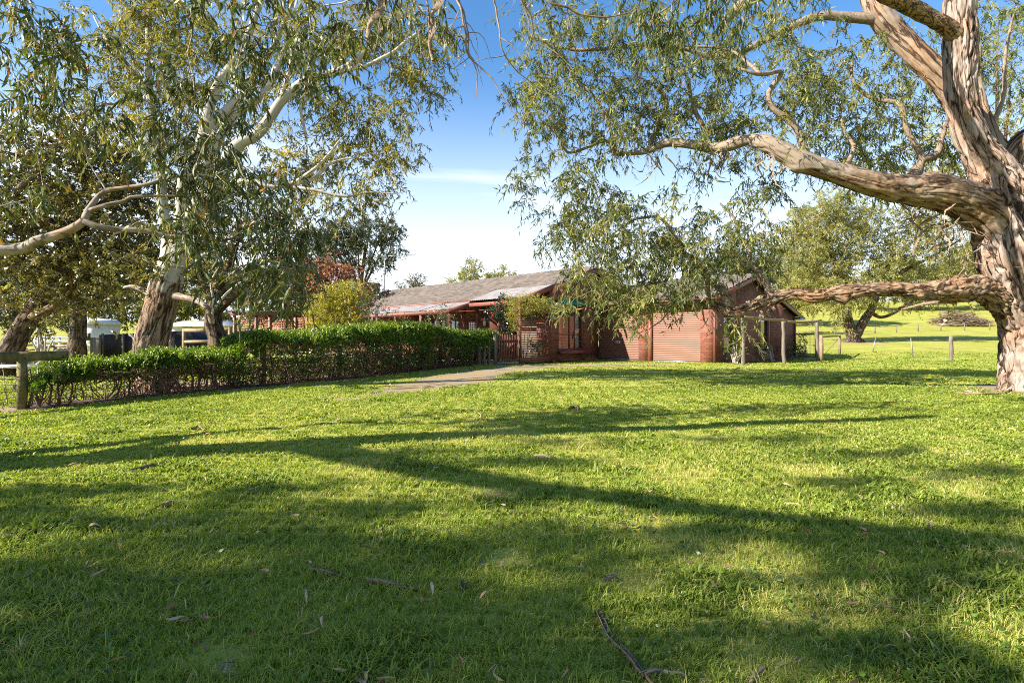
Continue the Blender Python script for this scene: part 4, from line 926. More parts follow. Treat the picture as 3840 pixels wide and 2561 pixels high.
# sun loungers behind the fence
def lounger(loc, rz, label):
    e = empty('sun_lounger', loc, label, 'sun lounger', 'white loungers behind the fence'); c, s = math.cos(rz), math.sin(rz); o = np.array(loc, float)
    def T(x, y, z): return o+np.array([c*x-s*y, s*x+c*y, z])
    def bx(mb, x0, x1, y0, y1, z0, z1): mb.box(T(x0, y0, z0), T(x1, y0, z0)-T(x0, y0, z0), T(x0, y1, z0)-T(x0, y0, z0), UP*(z1-z0))
    mb = MB(); bx(mb, 0, 1.25, -0.33, 0.33, 0.27, 0.32); bx(mb, 0, 1.9, -0.36, -0.31, 0.25, 0.36); bx(mb, 0, 1.9, 0.31, 0.36, 0.25, 0.36); mb.build('frame', M_white, e)
    for x in (0.12, 1.75):
        for y in (-0.3, 0.3): mb = MB(); mb.tube([T(x, y, 0), T(x, y, 0.26)], [0.05, 0.07], 6); mb.build('leg', M_white, e)
    mb = MB(); mb.poly([T(1.2, -0.3, 0.33), T(1.2, 0.3, 0.33), T(1.75, 0.3, 0.78), T(1.75, -0.3, 0.78)], T(0.02, 0, 0.03)-T(0.05, 0, 0)); bk = mb.build('backrest', M_white, e)
    mb = MB()
    for y in (-0.2, -0.02, 0.16): mb.poly([T(1.2, y, 0.345), T(1.2, y+0.08, 0.345), T(1.75, y+0.08, 0.795), T(1.75, y, 0.795)], T(0, 0, 0.03)-T(0.045, 0, 0))
    for y in (-0.2, -0.02, 0.16): bx(mb, 0.1, 1.2, y, y+0.08, 0.321, 0.335)
    mb.build('stripes', M_navy, bk)
q = Q(60, 1413, 16.3); lounger((q[0]-0.9, 16.6, 0), 0.25, 'white plastic sun lounger with navy stripes, the one closer to the mossy fence post end')
q = Q(125, 1405, 17.5); lounger((q[0]-0.5, 18.2, 0), -2.6, 'white plastic sun lounger with raised striped back, beside the hedge end')

# paddock rails behind
lf = empty('paddock_rail_fence', (-22, 28, 0), 'brown post and rail fence crossing the paddock behind the white gum trunk', 'fence')
A = [(20, 1316, 1362, 27), (98, 1306, 1360, 27.5), (208, 1291, 1345, 28), (296, 1290, 1344, 28), (460, 1284, 1340, 27), (690, 1231, 1322, 22.5), (787, 1229, 1318, 22), (862, 1227, 1315, 21.5)]
tp = []
for sx, yt, yb, Z in A:
    b = Q(sx, yt, Z); g = gz(b[0], b[1]); mb = MB(); mb.tube([(b[0], b[1], g-0.1), (b[0], b[1], b[2])], [0.08, 0.07], 9, 0.03); mb.build('post', M_timber, lf, True); tp.append(b)
for k in range(len(tp)-1):
    if k == 4: continue
    mb = MB(); mb.tube([tp[k]-UP*0.08, (tp[k]+tp[k+1])/2-UP*0.1, tp[k+1]-UP*0.08], 0.075, 8, 0.05); mb.build('rail', M_timber, lf, True)
    mb = MB(); mb.tube([tp[k]-UP*(0.55 if k > 4 else 0.5), tp[k+1]-UP*(0.55 if k > 4 else 0.5)], 0.06, 8, 0.05)
    if k > 4: mb.build('rail', M_timber, lf, True)
mb = MB(); mb.tube([tp[4]-UP*0.08, Q(640, 1282, 23)], 0.07, 8, 0.05); mb.build('rail', M_timber, lf, True)
# black sheeted shelter
sh = empty('black_shelter', Q(560, 1340, 25.5), 'low shelter wrapped in black sheeting behind the white gum trunk', 'shelter')
mb = MB(); Zs = 25.5
pr = [Q(372, 1350, Zs), Q(372, 1256, Zs), Q(700, 1240, Zs), Q(722, 1258, Zs), Q(790, 1312, Zs), Q(800, 1345, Zs)]
for p in pr: p[2] = max(p[2], gz(p[0], p[1])-0.05)
mb.poly(pr, (0, 2.6, 0)); mb.build('sheeting', M_black, sh)
mb = MB()
for sx in (385, 461, 560, 640): a = Q(sx, 1350, Zs-0.1); a[2] = 0; b = a.copy(); b[2] = 1.35; mb.tube([a, b], 0.05, 6)
mb.build('frame_poles', M_greyw, sh)
mb = MB(); a = Q(338, 1350, 25); mb.box((a[0], 25, gz(a[0], 25)-0.05), (0.46, 0, 0), (0, 0.05, 0), (0, 0, 1.25)); mb.build('end_board', M_greyw, sh)
# pale caravan / shed roofs beyond
cv = empty('pale_shed', Q(750, 1300, 42), 'pale low shed with a long white roof beyond the paddock rails', 'shed'); Zc = 42
a = Q(640, 1262, Zc); b = Q(885, 1262, Zc); g = gz(a[0], Zc)
M_pale = simple('pale_cladding', (0.5, 0.52, 0.5), 0.7, 0.08, 4)
mb = MB(); mb.box((a[0], Zc, g), (b[0]-a[0], 0, 0), (0, 3.5, 0), (0, 0, 1.95-g)); mb.build('wall', M_pale, cv)
mb = MB(); mb.poly([(a[0]-0.3, Zc-0.5, 1.98), (b[0]+0.3, Zc-0.5, 1.98), (b[0]+0.3, Zc+2, 2.4), (a[0]-0.3, Zc+2, 2.4)], (0, 0, 0.05)); mb.build('roof', M_white, cv)
mb = MB()
for k in (0.2, 0.55, 0.8): mb.box((a[0]+(b[0]-a[0])*k, Zc-0.03, 1.15), (0.7, 0, 0), (0, 0.025, 0), (0, 0, 0.5))
mb.build('window', M_black, cv)
ws = empty('white_shed', Q(330, 1300, 45), 'small bright white shed at the far left beside the dark tree trunk', 'shed')
a = Q(312, 1262, 45); b = Q(352, 1262, 45); g = gz(a[0], 45)
mb = MB(); mb.box((a[0], 45, g), (b[0]-a[0], 0, 0), (0, 3, 0), (0, 0, 2.2-g)); mb.build('wall', M_white, ws)
mb = MB(); mb.poly([(a[0]-0.2, 44.8, 2.203), (b[0]+0.2, 44.8, 2.203), ((a[0]+b[0])/2, 44.8, 2.7)], (0, 3.4, 0)); mb.build('roof', M_pale, ws)
mb = MB(); mb.box((a[0]+0.15, 44.97, 0.9), (0.45, 0, 0), (0, 0.025, 0), (0, 0, 0.6)); mb.build('window', M_black, ws)
wr = empty('white_rail_fence', Q(220, 1300, 46), 'white painted horse yard rails in the far left paddock', 'fence')
xs_ = [130, 165, 198, 222, 256, 300, 326, 360]
for sx in xs_:
    p = Q(sx, 1280, 46); mb = MB(); mb.box((p[0]-0.06, 46, gz(p[0], 46)-0.05), (0.12, 0, 0), (0, 0.12, 0), (0, 0, 1.3)); mb.build('post', M_white, wr)
mb = MB(); a = Q(125, 1280, 45.95); b = Q(365, 1280, 45.95)
for z in (0.45, 0.8, 1.12): mb.box((a[0], 45.93, z+gz(a[0], 46)), (b[0]-a[0], 0, 0), (0, 0.05, 0), (0, 0, 0.1))
mb.build('rails', M_white, wr)

# lattice pergola
pg = empty('lattice_pergola', Q(1020, 1350, 29), 'red-brown lattice walled pergola with flat iron roof left of the house, behind the hedge', 'pergola')
Zp = 29.0; zr = 2.45
def PG(sx, y, z): return np.array([(sx-CX)/F*Zp, y, z])
for sx in (877, 958, 1010, 1107, 1150): mb = MB(); mb.box(PG(sx-4, Zp, 0), (0.12, 0, 0), (0, 0.12, 0), UP*zr); mb.build('post', M_trim, pg)
for sx in (877, 1107): mb = MB(); mb.box(PG(sx-4, Zp+3.5, 0), (0.12, 0, 0), (0, 0.12, 0), UP*zr); mb.build('post', M_trim, pg)
mb = MB(); mb.box(PG(866, Zp-0.06, zr-0.14), PG(1178, 0, 0)-PG(866, 0, 0), (0, 0.055, 0), UP*0.2); mb.box(PG(866, Zp+3.6, zr-0.14), PG(1178, 0, 0)-PG(866, 0, 0), (0, 0.055, 0), UP*0.2)
for sx in (880, 960, 1040, 1120, 1170): mb.box(PG(sx, Zp, zr-0.12), (0.06, 0, 0), (0, 3.5, 0), UP*0.12)
mb.build('beam', M_trim, pg)
for a, b in ((884, 954), (964, 1006), (1016, 1103), (1113, 1146)):
    mb = MB(); lattice(mb, PG(a, Zp+0.06, 0.5), PG(b, 0, 0)-PG(a, 0, 0), UP*1.65, max(2, int((b-a)/9)), 13, 0.045); mb.build('lattice_screen', M_lattice, pg)
mb = MB(); lattice(mb, PG(884, Zp+3.45, 0.5), PG(1103, 0, 0)-PG(884, 0, 0), UP*1.65, 24, 13, 0.045); mb.build('lattice_screen', M_lattice, pg)
n = 90; k = np.linspace(PG(860, 0, 0)[0], PG(1184, 0, 0)[0], n); zz = zr+0.1+0.02*np.sin(np.arange(n)*1.6)
V = np.concatenate([np.stack([k, k*0+Zp-0.2, zz], -1), np.stack([k, k*0+Zp+3.8, zz+0.15], -1)]); i = np.arange(n-1)
npmesh('roof', V, [np.stack([i, i+1, i+n+1, i+n], -1)], M_steel, pg, True)
mb = MB(); mb.box(PG(868, Zp-0.3, 0), (0.42, 0, 0), (0, 0.45, 0), UP*1.0); mb.build('brick_pier', M_brick, pg)

# ------------------------------------------------------------------ trees
def gum(name, label, cat, base, big, sub, blobs, Z, dZ, leaf, bark, wood, mult=1.0, ntw=4, nlf=11, tl=0.32, L=0.12, W=0.02, droop=0.5, hang=0.7, step=0.32, r_tip=0.005, expo=0.47,
        group=None, extra=None, detail=1, spread=0.14, expw=0.0045, tintlift=0.0, jit=0.28, keepfun=None):
    e = empty(name, base, label, cat, group)
    tb = [t for t in big]
    tubes = []
    for i, t in enumerate(big):
        lst = []; barktube(lst, t['p'], t['r'], t.get('sides', 40), t.get('step', 0.06), **t.get('k', {}))
        barkobj(t.get('name', 'trunk' if i == 0 else 'limb'), lst, t.get('mat', bark), e)
    if sub:
        mb0 = MB()
        for p, r in sub: pp, rr = spline(p, r, 0.12); rr = rr*(1+0.12*fbm(pp*4, 2)); mb0.tube(pp+0.02*np.stack([vnoise(pp*3+k*9) for k in range(3)], -1), rr, 9, 0.03, cap=True)
        mb0.build('branches', wood, e, True)
    att = blob_points(blobs, Z, dZ, mult) if len(blobs) else np.zeros((0, 3))
    if extra is not None: att = np.concatenate([att, extra])
    if keepfun is not None: att = att[keepfun(att)]
    lim = [(t['p'], t['r']) for t in big]+list(sub)
    mb, _ = colonise(lim, att, step, r_tip, expo, jit)
    if mb.n: mb.build('twigs' if sub else 'branches', wood, e, True)
    b, d, LL, WW, tt, tw = sprays(att, ntw, nlf, tl, L, W, droop, hang, spread)
    leafobj('crown', b, d, LL, WW, tt+tintlift, leaf, e, detail)
    V, f = ribbons(tw, expw); npmesh('twiglets', V, [f], wood, e)
    return e, att

# --- big rough-barked gum on the right
Zt = 12.3
def T_(sx, sy, Z=Zt): return Q(sx, sy, Z)
big = [
 dict(p=[T_(3900, 1485)-UP*0.15, T_(3896, 1400), T_(3893, 1256), T_(3868, 1150), T_(3838, 1050), T_(3800, 900), T_(3765, 780), T_(3738, 690), T_(3700, 610), T_(3655, 540), T_(3620, 450), T_(3602, 330), T_(3604, 180), T_(3596, 60), T_(3600, -80), T_(3560, -260)],
      r=[0.72, 0.66, 0.70, 0.72, 0.74, 0.69, 0.64, 0.52, 0.40, 0.33, 0.305, 0.31, 0.33, 0.30, 0.28, 0.22], sides=120, step=0.035, k=dict(amp=0.14, zs=0.2, freq=7.0, lump=0.18, flare=0.3, knots=[(2.3, 3.7, 0.25, 0.12), (1.0, 3.3, 0.3, -0.08)]), mat=M_bark),
 # lower limb
 dict(p=[T_(3860, 1200), T_(3790, 1150), T_(3700, 1092, 12.2), T_(3600, 1085, 12.1), T_(3459, 1094, 12.0), T_(3325, 1085, 12.0), T_(3153, 1095, 12.1), T_(3060, 1112, 12.3), T_(2982, 1102, 12.5), T_(2890, 1118, 12.7), T_(2815, 1150, 12.9), T_(2743, 1172, 13.0), T_(2690, 1150, 13.2), T_(2640, 1138, 13.3), T_(2600, 1130, 13.4)],
      r=[0.36, 0.36, 0.29, 0.275, 0.185, 0.165, 0.165, 0.17, 0.155, 0.155, 0.15, 0.135, 0.12, 0.085, 0.05], sides=80, step=0.025, k=dict(amp=0.17, zs=0.4, freq=10, lump=0.34, knots=[(4.55, 1.8, 0.14, 0.13), (3.0, 2.6, 0.12, 0.05), (1.6, 0.4, 0.2, 0.05), (5.9, 1.0, 0.15, 0.06), (6.8, 2.2, 0.12, 0.06)]), mat=M_barkb),
 # upper limb
 dict(p=[T_(3800, 900), T_(3700, 800), T_(3600, 745, 12.2), T_(3500, 718, 12.1), T_(3410, 716, 12.1), T_(3291, 695, 12.0), T_(3151, 655, 12.0), T_(3046, 620, 12.0), T_(2940, 573, 12.1), T_(2868, 536, 12.2), T_(2803, 525, 12.4), T_(2735, 545, 12.6), T_(2666, 556, 12.8), T_(2574, 540, 13.0), T_(2497, 538, 13.2), T_(2430, 565, 13.4), T_(2380, 576, 13.5), T_(2298, 580, 13.6)],
      r=[0.5, 0.46, 0.42, 0.37, 0.33, 0.28, 0.24, 0.225, 0.215, 0.18, 0.12, 0.13, 0.11, 0.1, 0.1, 0.085, 0.06, 0.04], sides=72, step=0.03, k=dict(amp=0.09, zs=0.25, freq=8, lump=0.22, knots=[(2.35, 5.0, 0.17, 0.12), (5.4, 1.8, 0.2, 0.08)]), mat=M_barkl),
 # high limb going up left
 dict(p=[T_(3640, 480, 12.6), T_(3600, 400, 12.7), T_(3540, 310, 12.8), T_(3450, 215, 13.0), T_(3370, 135, 13.2), T_(3305, 65, 13.3), T_(3270, -10, 13.5), T_(3230, -110, 13.6)], r=[0.22, 0.28, 0.28, 0.275, 0.27, 0.26, 0.24, 0.2], sides=64, step=0.035, k=dict(amp=0.05, zs=0.25, freq=7, lump=0.15), mat=M_barkl),
 dict(p=[T_(3600, 140, 12.2), T_(3540, 95, 12.1), T_(3460, 50, 12.0), T_(3390, 15, 11.8), T_(3320, -15, 11.5), T_(3240, -60, 11.2), T_(3100, -130, 10.0), T_(2900, -240, 8.0), T_(2740, -320, 6.6)], r=[0.2, 0.17, 0.17, 0.16, 0.15, 0.14, 0.12, 0.09, 0.06], sides=48, step=0.035, k=dict(amp=0.06, zs=0.3, freq=8, lump=0.25), mat=M_barks),
 # limb to the right behind
 dict(p=[T_(3790, 740, 12.8), T_(3770, 610, 13.0), T_(3715, 510, 13.2), T_(3680, 410, 13.5), T_(3660, 300, 13.8), T_(3665, 180, 14)], r=[0.28, 0.24, 0.2, 0.15, 0.12, 0.09], sides=48, step=0.05, k=dict(amp=0.05, zs=0.3, freq=7, lump=0.15), mat=M_barkl),
 dict(p=[T_(3775, 640, 12.9), T_(3810, 560, 12.9), T_(3860, 515, 12.8), T_(3960, 480, 12.7), T_(4080, 380, 12.5)], r=[0.26, 0.24, 0.24, 0.23, 0.18], sides=48, step=0.05, k=dict(amp=0.07, zs=0.3, freq=7, lump=0.2), mat=M_barkl),
]
D = P
sub = [ # lower limb risers
 ([T_(2890, 1135, 12.7), T_(2880, 1090, 12.7), T_(2874, 1055, 12.7), T_(2845, 1020, 12.8), T_(2819, 995, 12.9), T_(2808, 930, 13), T_(2770, 880, 13.1), T_(2752, 820, 13.2), T_(2700, 760, 13.2)], [0.07, 0.075, 0.065, 0.05, 0.045, 0.04, 0.035, 0.03, 0.02]),
 ([T_(2735, 1150, 13), T_(2700, 1080, 13.1), T_(2655, 1050, 13.2), T_(2640, 1000, 13.3), T_(2600, 975, 13.4), T_(2545, 925, 13.5), T_(2512, 857, 13.5), T_(2466, 812, 13.6), T_(2420, 815, 13.7), T_(2370, 827, 13.8), T_(2300, 880, 13.8)], [0.09, 0.1, 0.085, 0.07, 0.06, 0.055, 0.045, 0.04, 0.035, 0.03, 0.02]),
 ([T_(2655, 1130, 13.2), T_(2655, 1080, 13.2), T_(2640, 1030, 13.0), T_(2600, 990, 12.8), T_(2560, 950, 12.7)], [0.06, 0.05, 0.045, 0.04, 0.02]),
 ([T_(2620, 1135, 13.3), T_(2540, 1140, 13.3), T_(2470, 1150, 13.2), T_(2400, 1165, 13.1)], [0.05, 0.035, 0.025, 0.015]),
 ([T_(2525, 1140, 13.3), T_(2480, 1200, 13.1), T_(2440, 1230, 13), T_(2420, 1260, 13), T_(2360, 1272, 13)], [0.02, 0.018, 0.014, 0.01, 0.006]),
 ([T_(3590, 1130), T_(3500, 1135, 12.5), T_(3380, 1160, 13.0)], [0.05, 0.04, 0.02]),
 # from upper limb
 ([T_(3030, 615), T_(3010, 540), T_(2985, 480), T_(2930, 430), T_(2900, 405), T_(2880, 350), T_(2925, 290), T_(2920, 270), T_(2840, 280, 11.8), T_(2770, 255, 11.8)], [0.1, 0.09, 0.08, 0.07, 0.06, 0.055, 0.05, 0.05, 0.04, 0.02]),
 ([T_(3390, 700, 12.6), T_(3430, 650, 12.9), T_(3455, 610, 13), T_(3450, 570, 13), T_(3400, 490, 13), T_(3375, 400, 13), T_(3300, 375, 13.1), T_(3240, 350, 13.2), T_(3195, 290, 13.2), T_(3200, 200, 13.2)], [0.15, 0.14, 0.09, 0.07, 0.065, 0.06, 0.05, 0.045, 0.04, 0.02]),
 ([T_(3455, 600, 13), T_(3510, 580, 13), T_(3530, 520, 13), T_(3550, 455, 13)], [0.085, 0.08, 0.06, 0.045]),
 ([T_(3160, 650, 12.1), T_(3190, 590, 12.2), T_(3200, 545, 12.3), T_(3170, 500, 12.4), T_(3150, 430, 12.5)], [0.07, 0.05, 0.045, 0.035, 0.02]),
 ([T_(2300, 580, 13.6), T_(2270, 530, 13.7), T_(2130, 575, 13.8), T_(2110, 530, 13.8)], [0.05, 0.04, 0.035, 0.02]),
 ([T_(2310, 570, 13.6), T_(2290, 500, 13.7), T_(2270, 430, 13.8), T_(2200, 330, 13.9), T_(2120, 250, 14)], [0.06, 0.045, 0.035, 0.03, 0.015]),
 ([T_(2430, 560, 13.4), T_(2470, 460, 13.4), T_(2500, 390, 13.3), T_(2470, 330, 13.2), T_(2390, 290, 13.2)], [0.06, 0.055, 0.05, 0.035, 0.015]),
 ([T_(2660, 545, 12.8), T_(2640, 480, 12.9), T_(2600, 400, 13), T_(2580, 300, 13.1), T_(2540, 230, 13.2)], [0.08, 0.06, 0.045, 0.04, 0.02]),
 # high limbs feeding the top foliage
 ([T_(3310, 80, 13.3), T_(3100, 60, 13.4), T_(2950, 110, 13.5), T_(2720, 215, 13.6), T_(2560, 180, 13.7), T_(2430, 165, 13.8), T_(2250, 185, 13.9), T_(2090, 180, 14), T_(2000, 120, 14.1)], [0.13, 0.11, 0.09, 0.07, 0.06, 0.055, 0.045, 0.035, 0.02]),
 ([T_(2850, 280, 11.8), T_(2780, 215, 12.4), T_(2700, 180, 12.6), T_(2560, 175, 12.8)], [0.04, 0.035, 0.03, 0.02]),
 ([T_(3100, -130, 10.0), T_(2850, -20, 9.0), T_(2740, 60, 8.6), T_(2700, 110, 8.4)], [0.1, 0.09, 0.08, 0.03]),
 ([T_(3700, 500, 13.2), T_(3760, 380, 13.4), T_(3770, 200, 13.5), T_(3800, 60, 13.6)], [0.07, 0.05, 0.04, 0.02]),
]
blobs = [(1255, 50, 75, 55, .7), (1240, 120, 70, 50, .8), (1210, 185, 55, 45, .7), (1280, 215, 80, 45, .8), (1205, 255, 50, 45, .7), (1185, 310, 35, 40, .5), (1240, 330, 50, 45, .6), (1225, 385, 38, 45, .6), (1205, 430, 22, 25, .5),
 (1340, 60, 70, 50, .7), (1350, 140, 90, 50, .8), (1430, 60, 80, 50, .8), (1330, 270, 80, 45, .8), (1420, 240, 80, 55, .75), (1380, 330, 70, 40, .7), (1450, 160, 80, 50, .8), (1530, 110, 80, 55, .8), (1520, 210, 80, 55, .8), (1480, 300, 70, 40, .7), (1580, 290, 80, 45, .8), (1600, 180, 80, 55, .75),
 (1620, 70, 80, 50, .7), (1700, 120, 80, 55, .7), (1690, 220, 80, 55, .7), (1690, 300, 80, 40, .8), (1640, 355, 60, 35, .8), (1560, 350, 60, 25, .6), (1770, 290, 70, 45, .8), (1760, 370, 60, 35, .7), (1780, 50, 70, 45, 1.2, 10.5), (1800, 180, 70, 55, .8), (1850, 110, 60, 60, .8), (1860, 250, 60, 55, .8), (1830, 350, 55, 40, .8), (1795, 425, 30, 22, .5),
 (1930, 170, 60, 60, .8, 13.5), (1940, 280, 70, 55, 1.1, 13.5), (1990, 360, 60, 45, 1.2, 13.5), (2030, 250, 60, 60, 1.1, 14), (2090, 330, 60, 60, 1.2, 14.5), (2000, 120, 60, 60, .8, 14.5), (1930, 370, 50, 25, .8), (2090, 410, 40, 30, .7, 14),
 (2140, 200, 50, 70, .7, 15), (2290, 90, 60, 70, .9, 14.5), (2310, 230, 50, 60, .9, 14.5), (2290, 340, 50, 45, .8, 14.5), (2240, 30, 40, 50, .6, 15), (2130, 60, 50, 40, .5, 15),
 # lower limb crown
 (1345, 400, 55, 30, .9), (1310, 440, 50, 40, .9), (1370, 450, 60, 40, .9), (1290, 500, 45, 40, 1.0), (1345, 510, 60, 40, 1.0), (1275, 550, 40, 25, .9), (1330, 570, 50, 35, .9), (1400, 520, 60, 45, .9), (1440, 460, 60, 40, .7), (1500, 500, 60, 50, .8), (1400, 590, 60, 45, 1.2), (1360, 640, 45, 35, 1.1), (1450, 640, 75, 45, 1.5), (1500, 580, 70, 50, 1.2), (1400, 690, 45, 30, 1.2), (1460, 695, 55, 22, 1.0), (1530, 660, 60, 45, 1.3), (1570, 590, 60, 50, 1.0), (1570, 510, 50, 40, .8), (1590, 690, 40, 20, .6), (1640, 560, 60, 50, 1.1), (1640, 480, 50, 35, .7), (1700, 540, 50, 45, 1.1), (1690, 460, 50, 30, .5), (1750, 570, 40, 45, 1.1), (1770, 520, 25, 25, .7), (1620, 640, 50, 35, .9), (1715, 600, 40, 20, .7), (1765, 600, 12, 25, .5), (1450, 745, 25, 20, .7), (1680, 745, 35, 18, .3), (1320, 625, 25, 45, .8), (1290, 700, 12, 18, .6)]
Zmap = {}
gum('rough_gum_tree', 'huge rough-barked gum at the right edge whose long horizontal limbs reach left over the lawn', 'tree', (G(3890, 1470)[0], 12.3, 0), big, sub, blobs, 13.2, 1.5, L_gum, M_bark, M_twig,
    mult=11, ntw=6, nlf=18, tl=0.36, L=0.16, W=0.027, spread=0.13, hang=0.95, droop=0.8)
# closer, larger dark leaves hanging from the out-of-frame limb of the same tree
bl2 = [(1500, 25, 60, 40, .8, 6.6), (1560, 60, 50, 50, .8, 6.6), (1610, 20, 50, 40, .8, 6.6), (1650, 70, 40, 45, .7, 6.6), (1690, 20, 40, 30, .7, 7), (1600, 110, 35, 35, .5, 6.6), (1470, -20, 60, 30, .8, 6.6), (1740, -20, 60, 25, .8, 7.5)]
ov = [o for o in bpy.data.objects if o.name == 'rough_gum_tree'][0]
at2 = blob_points(bl2, 6.6, 0.7, 60); b, d, LL, WW, tt, tw = sprays(at2, 3, 8, 0.22, 0.15, 0.021, 0.8, 1.5, 0.1)
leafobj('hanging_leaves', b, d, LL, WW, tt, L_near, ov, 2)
mb, _ = colonise([([T_(2900, -240, 8.0), T_(2740, -320, 6.6)], [0.09, 0.06]), ([T_(2740, -320, 6.6), T_(2600, -80, 6.6), T_(2520, 20, 6.6)], [0.05, 0.03, 0.015]), ([T_(2740, -320, 6.6), T_(2700, -60, 6.7), T_(2640, 60, 6.6)], [0.05, 0.03, 0.012])], at2, 0.2, 0.004, 0.5)
mb.tube([T_(2740, -320, 6.6), T_(2600, -80, 6.6), T_(2520, 20, 6.6)], [0.05, 0.025, 0.01], 6); mb.tube([T_(2740, -320, 6.6), T_(2700, -60, 6.7), T_(2640, 60, 6.6)], [0.05, 0.025, 0.01], 6)
mb.build('hanging_twigs', M_twig, ov, True)
# shed bark strips under the limbs, stub
mb = MB()
def strips(mb, c, n, L, spread, w=0.03):
    for i in range(n):
        p = c+rng.normal(size=3)*spread; d = unit(np.array([rng.normal(0, .6), rng.normal(0, .5), -0.8])); pts = [p]
        for k in range(5): d = unit(d+rng.normal(size=3)*0.35); p = p+d*L/5*(0.5+rng.random()); pts.append(p)
        sd = unit(rng.normal(size=3))*w*(0.4+rng.random()); V = []
        for k, q in enumerate(pts): V += [q-sd*(1-k/7), q+sd*(1-k/7)]
        mb.add(V, [(2*k, 2*k+1, 2*k+3, 2*k+2) for k in range(5)])
for c, n, L, s_ in ((T_(3480, 775), 30, 0.6, 0.18), (T_(3560, 830), 24, 0.8, 0.16), (T_(3350, 745), 10, 0.45, 0.12), (T_(2870, 560), 22, 0.6, 0.14), (T_(2700, 575, 12.7), 26, 0.45, 0.2), (T_(2450, 600, 13.3), 14, 0.5, 0.14), (T_(2885, 1150, 12.7), 44, 0.22, 0.09), (T_(2640, 1150, 13.2), 16, 0.4, 0.16), (T_(2290, 560, 13.6), 8, 0.4, 0.1), (T_(3640, 960), 14, 0.8, 0.12)): strips(mb, c, n, L, s_)
mb.build('peeling_bark', M_deadw, ov)

# --- white gum, left
Zw = 12.5
def W_(sx, sy, Z=Zw): return Q(sx, sy, Z)
bigw = [
 dict(p=[W_(590, 1475)-UP*0.1, W_(580, 1420), W_(560, 1320), W_(583, 1220), W_(606, 1130), W_(628, 1040), W_(655, 970), W_(690, 880), W_(740, 780), W_(775, 690)], r=[0.46, 0.39, 0.34, 0.33, 0.33, 0.33, 0.27, 0.22, 0.19, 0.17], sides=84, step=0.04, k=dict(amp=0.06, zs=0.2, freq=6, lump=0.14, flare=0.3, knots=[(1.6, 2.0, 0.12, -0.08), (2.3, 1.2, 0.1, -0.06)])),
 dict(p=[W_(640, 1080, 12.6), W_(632, 1000, 12.6), W_(628, 900, 12.7), W_(610, 780, 12.8), W_(600, 640, 12.9), W_(585, 500, 13), W_(565, 380, 13.1), W_(556, 250, 13.2), W_(558, 100, 13.3), W_(570, -60, 13.4)], r=[0.25, 0.2, 0.13, 0.11, 0.1, 0.095, 0.085, 0.075, 0.065, 0.05], sides=24, step=0.08, k=dict(amp=0.015, lump=0.06), mat=M_barkw2),
 dict(p=[W_(660, 1000, 12.4), W_(672, 900, 12.4), W_(680, 780, 12.4), W_(690, 680, 12.4), W_(735, 590, 12.4), W_(765, 500, 12.4), W_(792, 385, 12.4), W_(830, 300, 12.4), W_(893, 215, 12.4), W_(940, 110, 12.4), W_(990, -30, 12.4)], r=[0.2, 0.15, 0.13, 0.125, 0.12, 0.115, 0.11, 0.1, 0.09, 0.075, 0.05], sides=24, step=0.08, k=dict(amp=0.015, lump=0.06), mat=M_barkw2),
 dict(p=[W_(745, 760, 12.5), W_(800, 725, 12.3), W_(842, 630, 12.2), W_(866, 575, 12.2), W_(905, 535, 12.2), W_(959, 508, 12.2), W_(1005, 455, 12.2), W_(1055, 380, 12.2), W_(1132, 312, 12.2), W_(1195, 286, 12.2), W_(1285, 262, 12.3), W_(1361, 205, 12.4), W_(1420, 150, 12.5), W_(1480, 50, 12.6), W_(1500, -60, 12.7)], r=[0.14, 0.15, 0.145, 0.14, 0.125, 0.115, 0.11, 0.105, 0.095, 0.085, 0.08, 0.07, 0.055, 0.04, 0.03], sides=28, step=0.06, k=dict(amp=0.02, lump=0.07), mat=M_barkw2),
 dict(p=[W_(765, 510, 12.4), W_(829, 434, 12.5), W_(895, 370, 12.6), W_(944, 290, 12.7), W_(1010, 200, 12.8), W_(1060, 100, 12.9), W_(1110, -20, 13)], r=[0.1, 0.1, 0.09, 0.08, 0.065, 0.05, 0.035], sides=20, step=0.08, k=dict(amp=0.015, lump=0.06), mat=M_barkw2),
 dict(p=[W_(770, 700, 12.6), W_(790, 600, 12.6), W_(850, 470, 12.7), W_(910, 410, 12.7), W_(1000, 340, 12.8), W_(1070, 180, 12.9), W_(1100, 120, 13), W_(1180, 40, 13)], r=[0.1, 0.1, 0.095, 0.085, 0.08, 0.06, 0.05, 0.03], sides=20, step=0.08, k=dict(amp=0.015, lump=0.06), mat=M_barkw2),
 dict(p=[W_(650, 1110, 12.4), W_(700, 1118, 12.2), W_(745, 1130, 12.0), W_(780, 1160, 11.9), W_(793, 1200, 11.9), W_(795, 1215, 11.9)], r=[0.1, 0.07, 0.065, 0.062, 0.065, 0.045], sides=20, step=0.06, k=dict(amp=0.02, lump=0.1), mat=M_barkp),
 dict(p=[W_(580, 1110, 12.5), W_(540, 1090, 12.6), W_(500, 1075, 12.7), W_(465, 1078, 12.8)], r=[0.1, 0.06, 0.045, 0.03], sides=16, step=0.08, k=dict(amp=0.02, lump=0.08), mat=M_barkp),
]
